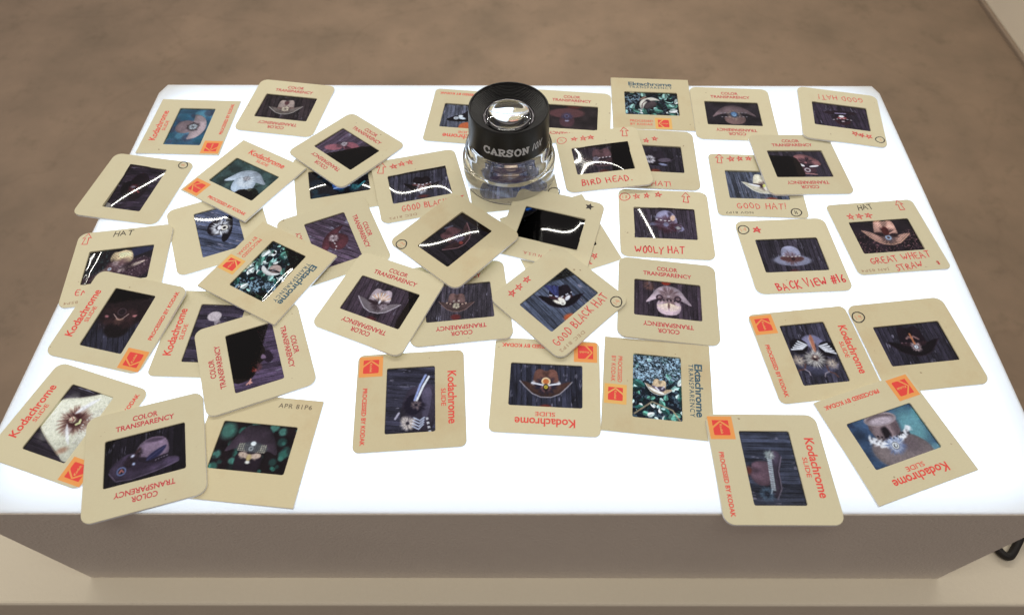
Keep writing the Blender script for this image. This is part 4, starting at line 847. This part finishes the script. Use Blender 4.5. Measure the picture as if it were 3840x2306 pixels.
POSES = {1: (-200.80, 344.25, 1.5342, 0.0000, 0.0000, 0.080), 2: (-144.42, 362.62, -0.1513, 0.0000, 0.0000, 0.080), 3: (-99.75, 322.15, -0.7255, 0.0234, -0.0472, 1.824),
         4: (-155.98, 296.80, -0.5458, 0.0211, -0.0307, 1.331), 5: (-217.95, 290.62, 1.4007, 0.0000, 0.0000, 0.080), 6: (-101.04, 296.53, 0.2291, 0.0000, 0.0000, 0.080),
         7: (-53.44, 291.84, 0.2494, 0.0000, 0.0000, 1.460), 8: (-0.24, 299.06, 0.1356, 0.0000, 0.0000, 0.080), 9: (-97.42, 250.18, -1.1419, -0.0132, 0.0291, 0.888),
         10: (-30.70, 248.74, 0.8426, 0.0142, -0.0309, 3.977), 11: (-66.87, 208.06, -0.4112, 0.0397, 0.0055, 2.111), 12: (-27.06, 208.99, 0.1177, 0.0032, -0.0270, 0.770),
         13: (21.17, 258.32, -0.2806, -0.0102, 0.0252, 2.364), 14: (25.88, 251.74, 0.3843, -0.0102, 0.0252, 0.770), 15: (23.89, 209.48, 0.7660, 0.0048, 0.0185, 2.809),
         16: (-27.34, 353.93, 3.0331, 0.0000, 0.0000, 0.080), 17: (36.71, 353.59, -0.0966, 0.0000, 0.0000, 0.080), 18: (89.42, 366.98, -0.0516, 0.0000, 0.0000, 0.080),
         19: (139.95, 357.24, -0.0528, 0.0000, 0.0000, 0.080), 20: (206.70, 353.41, 2.9797, -0.0342, -0.0054, 1.191), 21: (170.47, 310.20, 0.0626, -0.0493, -0.0030, 1.335),
         22: (142.06, 293.69, -0.0426, 0.0000, 0.0000, 0.080), 23: (150.09, 240.97, 0.0548, 0.0000, 0.0000, 0.080), 24: (205.06, 254.53, 0.0946, 0.0000, 0.0000, 0.080),
         25: (53.85, 312.98, 0.1137, 0.0390, -0.0018, 2.602), 26: (84.83, 315.15, -0.0440, -0.0271, 0.0012, 0.770), 27: (85.01, 263.59, -0.0587, 0.0000, 0.0000, 0.080),
         28: (79.43, 210.46, -0.1082, -0.0278, 0.0030, 0.790), 29: (16.02, 161.19, 3.0853, 0.0000, 0.0000, 0.080), 30: (68.20, 160.53, -1.6826, 0.0000, 0.0000, 0.080),
         31: (-47.01, 153.69, -1.4999, 0.0000, 0.0000, 0.080), 32: (146.43, 179.19, -1.4544, 0.0000, 0.0000, 0.080), 33: (197.68, 184.79, 0.1175, 0.0000, 0.0000, 0.080),
         34: (113.17, 120.28, -1.5635, -0.0286, -0.0002, 0.806), 35: (170.75, 135.31, -2.8147, -0.0028, 0.0265, 0.892), 36: (-208.53, 233.05, 0.1305, 0.0283, 0.0037, 0.806),
         37: (-195.97, 196.82, 1.3369, 0.0149, 0.0626, 1.715), 38: (-161.48, 258.45, 1.9720, 0.0000, 0.0000, 0.080), 39: (-127.34, 227.57, -2.0749, 0.0003, -0.0005, 2.828),
         40: (-147.07, 190.29, 1.5376, 0.0000, 0.0000, 0.080), 41: (-123.87, 175.71, -1.1980, 0.0000, 0.0000, 1.460), 42: (-200.92, 141.56, 1.2556, 0.0000, 0.0000, 0.080),
         43: (-160.75, 125.31, 0.2902, 0.0000, 0.0000, 1.460), 44: (-114.67, 129.59, -0.0999, 0.0000, 0.0000, 0.080), }   # x, y, turn, slopes, height (mm, radians)

# film bow: where the reflection of the ceiling tube should run, in mm on the table about the mount's centre; 'y' = height as a function of x
BOW = {5: ('y', [(-13.1, -15.6), (-6.6, -9.5), (.8, -1.7), (5.8, 6.2), (14.3, 13)]), 6: ('y', [(-16.2, -9.6), (-12.9, -5.2), (-6.9, -3.5), (5.3, -1.2), (13.3, -2.1), (19.4, -6)]),
       7: ('y', [(-17.7, -1), (-9.9, -4.9), (-3.8, -4), (5.3, -1.4), (13.4, -.5), (19.6, -5.7)]), 10: ('y', [(-19.1, -4.6), (-11.1, -3.9), (-5.4, -1.6), (3.1, 3.5), (14.4, 6.2)]),
       13: ('y', [(-3.6, -.7), (4.9, -2.3), (11.5, -1.7), (14.8, .7)]), 25: ('x', [(-13.2, -2.8), (-5.8, -1.7), (3.7, -3), (13.2, -9.8)], [(-17, 9.6), (-13.2, 1.4), (-13.2, -3.2), (-15.6, -13.2)]),
       27: ('d', [(-14.6, 12.6), (-10.8, 2.7), (-8.3, -7), (-7.6, -11.3)]), 36: ('g', [(-18.4, 7.4), (-14.5, .6), (-12.2, -6), (-13, -11.7), (-16.5, -14.5)]), 38: ('y', [(-17.4, 10.6), (-10.5, 9.8), (-2.4, 11.3)]),
       39: ('g', [(-12.5, -10.4), (-5.7, -13.5), (1.2, -18.9), (6.7, -9.3), (11.5, .7)])}

def film_z(i, U, V):
    """height of the film above its flat position (mm): real, gently bowed celluloid"""
    x, y, th, pa, pb, zc = POSES[i]
    X = U * math.cos(th) - V * math.sin(th); Y = U * math.sin(th) + V * math.cos(th)
    rs = np.random.RandomState(i)
    if i not in BOW:                                          # the rest lie almost flat
        Z = .10 * (1 - (U / HW) ** 2) * (1 - (V / HH) ** 2)
        t0 = need(x, y, zc) - pb
        return Z - (math.copysign(.022, t0) * Y if abs(t0) < .05 else 0)
    b = BOW[i]
    if b[0] == 'g':                                           # a sharp curl along a line, the rest nearly flat
        t0 = need(x, y, zc) - pb; Z = np.zeros(X.shape); n = 60
        def curl(xx, yy):
            d = np.full(xx.shape, 99.)
            for p, q in zip(b[1][:-1], b[1][1:]):
                e = (q[0] - p[0], q[1] - p[1]); t = np.clip(((xx - p[0]) * e[0] + (yy - p[1]) * e[1]) / (e[0] ** 2 + e[1] ** 2), 0, 1)
                d = np.minimum(d, np.hypot(xx - p[0] - t * e[0], yy - p[1] - t * e[1]))
            return t0 * 1.01 * np.exp(-(d / 2.0) ** 2)
        for k in range(n): Z += curl(X, Y * (k + .5) / n) * Y / n
        return Z
    fit = lambda pts, yx: np.polyfit(*(zip(*[(p[1], p[0]) for p in pts]) if yx else zip(*pts)), 3 if len(pts) > 3 else 2)
    if b[0] == 'y': c = fit(b[1], False); F = lambda xx, yy: yy - np.polyval(c, np.clip(xx, b[1][0][0] - 2, b[1][-1][0] + 2))
    elif b[0] == 'd': c = fit(b[1], True); F = lambda xx, yy: xx - np.polyval(c, np.clip(yy, b[1][-1][1] - 1, b[1][0][1] + 1))
    else:
        c = fit(b[1], False); d = fit(b[2], True)
        F = lambda xx, yy: (yy - np.polyval(c, np.clip(xx, -15, 14))) * (xx - np.polyval(d, np.clip(yy, -13.5, 10))) / 9.0
    G = np.zeros(X.shape); n = 24
    for k in range(n):
        t = (k + .5) / n; G += np.clip(F(X, Y * t), -9, 9) * Y / n
    t0 = need(x, y, zc) - pb
    sg = 1 if (i % 2) else -1
    s = min(.006 if i == 5 else .011, .9 / max(1e-6, np.abs(G).max()))
    Z = t0 * Y + sg * s * G
    return Z - Z.mean()

def need(x, y, zc):
    """slope away from the viewer that sends the tube's light to the camera"""
    p = np.array((x, y, zc)); view = np.array((0, 0, CAMH / MM)) - p; view /= np.linalg.norm(view)
    lamp = np.array((x * (1 + LAMP_H / CAMH), LAMP_Y / MM, LAMP_H / MM)) - p; lamp /= np.linalg.norm(lamp)
    h = view + lamp
    return -h[1] / h[2]

FILM_FUN = {k: globals()['f%d' % k] for k in range(1, 45)}
u_ = np.linspace(-HW - .25, HW + .25, GX); v_ = np.linspace(-HH - .25, HH + .25, GY); UU, VV = np.meshgrid(u_, v_)
ii = np.arange(GX * GY).reshape(GY, GX); QUADS = np.stack([ii[:-1, :-1], ii[:-1, 1:], ii[1:, 1:], ii[1:, :-1]], -1).reshape(-1, 4)

def film(i, parent):
    P = Pic(POSES[i][2], 100 + i); FILM_FUN[i](P); dye = P.done()
    Z = film_z(i, UU, VV) + TH - .62
    co = np.stack([UU, VV, Z], -1).reshape(-1, 3) * MM
    me = bpy.data.meshes.new('film')
    me.vertices.add(len(co)); me.vertices.foreach_set('co', co.ravel().astype(np.float32))
    me.loops.add(QUADS.size); me.loops.foreach_set('vertex_index', QUADS.ravel().astype(np.int32))
    me.polygons.add(len(QUADS)); me.polygons.foreach_set('loop_start', np.arange(0, QUADS.size, 4, dtype=np.int32))
    me.update(calc_edges=True); me.polygons.foreach_set('use_smooth', np.ones(len(QUADS), bool))
    at = me.color_attributes.new('dye', 'FLOAT_COLOR', 'POINT')
    at.data.foreach_set('color', np.concatenate([dye.reshape(-1, 3), np.ones((GX * GY, 1))], 1).ravel().astype(np.float32))
    me.materials.append(M_FILM); me.validate()
    o = bpy.data.objects.new('film', me); COL.objects.link(o); o.parent = parent

SLIDES = {1: ('K', 'square', 0, 'square-cornered slide of a grey hat against blue, red lettering, rear left corner of table'),
          2: ('C', 'round', 0, 'slide of a pale upright hat with white feather ring, lying at the far edge left'),
          3: ('C', 'round', 0, 'diamond-tilted slide with black half frame and pink hat, lapping over four others'),
          4: ('K', 'square', 0, 'square-cornered slide of a white hat with a dark patch in its corner'),
          5: ('B', 'round', 0, 'unprinted slide with a pen circle, glare across dark film, overhanging the left edge'),
          6: ('B', 'round', 0, 'half hidden slide with blue shape on black film, beneath the diamond-tilted pink hat slide'),
          7: ('B', 'round', 0, 'slide with red stars and cut off words good black, white glare wave across film'),
          8: ('B', 'round', 0, 'slide lying underneath the standing loupe'),
          9: ('C', 'round', 0, 'slide of a maroon hat on purple boards, mostly under a leafy square slide'),
          10: ('B', 'round', 1, 'stained slide circled 12 in black, lying steeply askew on top of the middle pile'),
          11: ('C', 'round', 0, 'slide of a lavender hat with a fan of feathers, tilted, left of centre'),
          12: ('C', 'round', 0, 'slide of a brown hat with white rosette, tucked under two tilted slides in the centre'),
          13: ('B', 'round', 0, 'dark slide with a solid black star in its corner and a red outlined arrow'),
          14: ('B', 'square', 0, 'nearly hidden slide showing one red star, beneath the black star slide'),
          15: ('B', 'round', 0, 'diamond-tilted slide of a black hat with blue feathers, inscribed good black hat, circled 14'),
          16: ('K', 'soft', 0, 'slide of a black hat on grey boards, partly behind the loupe on its left'),
          17: ('C', 'round', 0, 'dim slide of an upside down brown hat, partly behind the loupe on its right'),
          18: ('E', 'square', 1, 'square slide with blue lettering and a bright leafy picture, at the far edge'),
          19: ('C', 'round', 0, 'slide of an upside down brown hat with blue centre, right of the leafy slide'),
          20: ('B', 'round', 0, 'slide with upside down red words good hat, in the rear right corner'),
          21: ('C', 'round', 0, 'slide of a pink upside down hat with a black blocked corner, right side'),
          22: ('B', 'soft', 0, 'slide of a cream hat inscribed good hat, circled 11, half under another slide'),
          23: ('B', 'round', 0, 'slide of a grey bowler hat inscribed back view in red'),
          24: ('B', 'soft', 0, 'slide of a tan straw hat inscribed great wheat straw, beside the right edge'),
          25: ('B', 'round', 0, 'slide inscribed bird head in red with a forked white glare on its film'),
          26: ('B', 'round', 0, 'slide with red stars and partly hidden word hat, under the bird head slide'),
          27: ('B', 'round', 0, 'slide of a grey blue hat inscribed wooly hat in red'),
          28: ('C', 'round', 0, 'slide of a pale pink upside down hat with feather fan on purple boards'),
          29: ('K', 'soft', 0, 'slide of a brown hat with a winged white ornament, upside down red lettering, front centre'),
          30: ('E', 'square', 1, 'square slide with blue lettering turned sideways and a leafy picture, front centre right'),
          31: ('K', 'soft', 1, 'slide of a long beaked bird head, red lettering turned sideways, alone at front centre'),
          32: ('K', 'soft', 1, 'slide of a feathered hat with claws and white winged trim, red lettering, right side'),
          33: ('B', 'round', 1, 'slide of a black hat circled 19 in pen, beside the right edge'),
          34: ('K', 'round', 0, 'slide of a small brown hat with silver band, hanging over the front edge right'),
          35: ('K', 'square', 0, 'square-cornered slide of a grey hat with white fur, angled in the front right corner'),
          36: ('B', 'round', 0, 'slide with black word hat and red arrow, straw hat on dark ground, left edge'),
          37: ('K', 'round', 0, 'slide of a dark hairy hat with red lettering, lapping over the straw hat slide'),
          38: ('B', 'round', 0, 'slide of a black hat with round white fur on blue boards, left of centre'),
          39: ('E', 'square', 1, 'square slide with blue lettering and leafy picture, tilted on the left pile'),
          40: ('K', 'soft', 0, 'slide with red lettering mostly hidden under a blacked out tilted slide, left'),
          41: ('C', 'round', 0, 'slide with mostly black film and a small furry nose, tilted, left front'),
          42: ('K', 'round', 0, 'slide of a cream hat with brown fur and white feathers, front left corner'),
          43: ('C', 'round', 0, 'slide of a purple grey felt hat, hanging over the front edge left'),
          44: ('B', 'square', 1, 'square-cornered slide stamped with a date, dark hat against green leaves, front left'),}

GROUP = 'mounted slides spread over the light table'
def slide(i):
    kind, shape, aged, label = SLIDES[i]
    x, y, th, pa, pb, zc = POSES[i]
    nrm = Vector((-pa, -pb, 1)).normalized(); ux = Vector((math.cos(th), math.sin(th), 0)); ux = (ux - nrm * ux.dot(nrm)).normalized(); vy = nrm.cross(ux)
    m = Matrix((ux, vy, nrm)).transposed().to_4x4(); m.translation = Vector((x * MM, y * MM, TOP + zc * MM))
    r = empty('photo_slide', m); tag(r, label, 'slide', GROUP)
    child('card_mount', None, None, r, MOUNTS[(shape, aged)])
    film(i, r)
    for nm, me in KIND.get(kind, []): child(nm, None, None, r, me)
    if kind in 'KE':
        ms = KIND[kind + 'emb']; e = child('emblem', None, None, r, ms[0]); child('emblem_mark', None, None, e, ms[1]); child('emblem_word', None, None, e, ms[2])
    for fn, mt in ((hw_red, M_PEN), (hw_black, M_BLACK), (hw_faded, M_PALE)):
        p = Pen(i * 3); fn(i, p)
        for nm, q in p.items: q.obj(nm, mt, r)
    mb = MB(); stamp(i, mb)
    if mb.v: mb.obj('date_stamp' if i != 13 else 'lettering', {44: M_STAMPK, 22: M_STAMPK, 13: M_CRIM}.get(i, M_STAMP), r)
for i in sorted(POSES): slide(i)

# ---------------------------------------------------------------- the standing loupe
LX, LY, LZ = -1.89, 303.5, 1.45
lp = empty('loupe', Matrix.Translation((LX * MM, LY * MM, TOP + LZ * MM)))
tag(lp, 'black and clear magnifying loupe standing upright among the slides', 'loupe')
def glass(name, ior, rough=0.0, col=(1, 1, 1)):
    m, nt, p = mat(name)
    p.inputs['Base Color'].default_value = (*col, 1); p.inputs['Transmission Weight'].default_value = 1.0
    p.inputs['IOR'].default_value = ior; p.inputs['Roughness'].default_value = rough
    return m
M_ACR = glass('clear_acrylic', 1.49, 0.0, (1, 1, 1)); M_LENS = glass('lens_glass', 1.52, 0.0)
M_COLLAR, *_ = mottled('black_plastic', [(.3, (.0045, .004, .004)), (.7, (.008, .0072, .007))], 500.0, rough=.38, bump=.08, bump_scale=2500.0, dist=.0002, spec=.3)
def prof(pts): return [(r * MM, z * MM) for r, z in pts]
mb = MB()
mb.lathe(prof([(26.3, .0), (26.55, .3), (26.55, 13.6), (26.3, 14.1), (25.0, 14.6), (24.7, 15.0), (24.6, 21.0), (24.2, 22.4), (23.0, 24.0), (22.1, 25.2), (21.9, 27.2), (20.4, 27.2), (20.4, 25.0), (21.6, 22.6), (22.4, 20.0), (22.8, 15.0), (23.7, 12.4), (23.8, .3), (24.0, .0)]), 128, True)
o = mb.obj('clear_base', M_ACR, lp, True)
SAG, SLEEVE = 7.0, 26.6
mb = MB()
ribs = []
for k in range(10):
    r = 20.4 - .58 * k; z = 46.6 - .50 * k
    ribs += [(r, z), (r - .30, z - .02), (r - .36, z - .42)]
mb.lathe(prof([(22.15, 27.4), (22.35, 27.7), (22.0, 40), (21.75, 46.2), (21.6, 47.0), (21.25, 47.35), (20.75, 47.3)] + ribs + [(14.1, 41.4), (14.0, 40.9), (14.05, 40.2), (15.6, 40.0), (16.4, 27.4)]), 128, True)
col_o = mb.obj('collar', M_COLLAR, lp, True)
e = col_o.modifiers.new('edges', 'EDGE_SPLIT'); e.split_angle = math.radians(32)
mb = MB()
mb.lathe(prof([(13.95, SLEEVE), (13.95, 40.1), (14.6, 40.1), (14.6, SLEEVE)]), 96, True)
M_SLEEVE = flat('glossy_black_sleeve', (.006, .006, .006), .08, .6)
mb.obj('added_lens_sleeve', M_SLEEVE, lp, True)  # unseen inner sleeve, added for its reflections and bright disc in the lens
mb = MB(); R = 13.85
top = [(R * math.sin(math.radians(90 * k / 14)), 41.0 + 3.4 * math.cos(math.radians(90 * k / 14))) for k in range(15)]
bot = [(R * math.cos(math.radians(90 * k / 14)), 40.6 - SAG * math.sin(math.radians(90 * k / 14))) for k in range(15)]
mb.lathe(prof([(max(r, .02), z) for r, z in reversed(top + bot)]), 96)
mb.obj('lens', M_LENS, lp, True)
# lettering wrapped round the collar
M_SILV = flat('silver_print', (.52, .52, .53), .45)
def wrap(mb, flat_v, faces):
    out = []
    for x, y, dz in flat_v:                                    # x = degrees round from the front, y = height
        a = math.radians(-90 + x); r = 22.35 - (y - 27.7) * (.35 / 12.3) * (1 if y < 40 else 1) + .07 + dz
        out.append((r * math.cos(a) * MM, r * math.sin(a) * MM, y * MM))
    mb.add(out, faces)
SL = {'C': ['.92,.70 .80,.92 .52,1 .20,.86 .06,.5 .20,.14 .52,0 .82,.08 .95,.26', '.92,.62 .92,1'], 'A': ['.12,.04 .52,.98 .92,.04', '.26,.34 .78,.34', '0,.05 .34,.05', '.70,.05 1.04,.05'],
      'R': ['.2,.04 .2,.95', '.02,.95 .55,.97 .88,.84 .86,.6 .55,.48 .2,.48', '.5,.48 .78,.06 1.04,.05', '.02,.05 .42,.05'], 'S': ['.82,.72 .66,.94 .42,1 .16,.84 .2,.62 .74,.42 .84,.2 .6,.02 .32,.02 .1,.24', '.85,.64 .85,.98', '.08,.02 .08,.34'],
      'O': ['.5,1 .2,.86 .06,.5 .2,.14 .5,0 .8,.14 .94,.5 .8,.86 .5,1'], 'N': ['.18,.04 .18,.95', '.02,.95 .22,.95 .84,.05 .84,.95', '.02,.05 .36,.05', '.66,.95 1.04,.95']}
def ribbon(pts, w, sx, sy, x0, y0, shear=0.0, k=0):
    P = [Vector((x0 + (px + shear * py) * sx, y0 + py * sy)) for px, py in pts]; Q = []
    for a, b in zip(P[:-1], P[1:]):                             # subdivide so the ribbon follows the curve
        for j in range(3): Q.append(a.lerp(b, j / 3))
    Q.append(P[-1]); asp = 22.2 * math.radians(1); V = []
    for j in range(len(Q)):
        t = Q[min(j + 1, len(Q) - 1)] - Q[max(j - 1, 0)]; t = Vector((t.x * asp, t.y)).normalized(); n = Vector((-t.y / asp, t.x)) * w / 2
        ext = Vector((t.x / asp, t.y)) * (w * .22) * (-1 if j == 0 else (1 if j == len(Q) - 1 else 0))
        V += [(*(Q[j] + n + ext), .002 * k), (*(Q[j] - n + ext), .002 * k)]
    return V, [(2 * j + 1, 2 * j + 3, 2 * j + 2, 2 * j) for j in range(len(Q) - 1)]
mb = MB(); kk = 0
for n_, ch in enumerate('CARSON'):
    for st in SL[ch]:
        V, F = ribbon([tuple(map(float, q.split(','))) for q in st.split()], .98, 9.4, 4.3, -36.5 + 11.15 * n_, 32.3, 0, kk); wrap(mb, V, F); kk += 1
mb.obj('lettering', M_SILV, lp)
mb = MB(); x0 = 34.0
for ch in '10X':
    for st in GL[ch][1]:
        V, F = ribbon(st, .58, 10.5, 4.2, x0, 33.0, .28, kk); wrap(mb, V, F); kk += 1
    x0 += {'1': 4.0, '0': 6.8, 'X': 7}[ch]
mb.obj('lettering', M_SILV, lp)
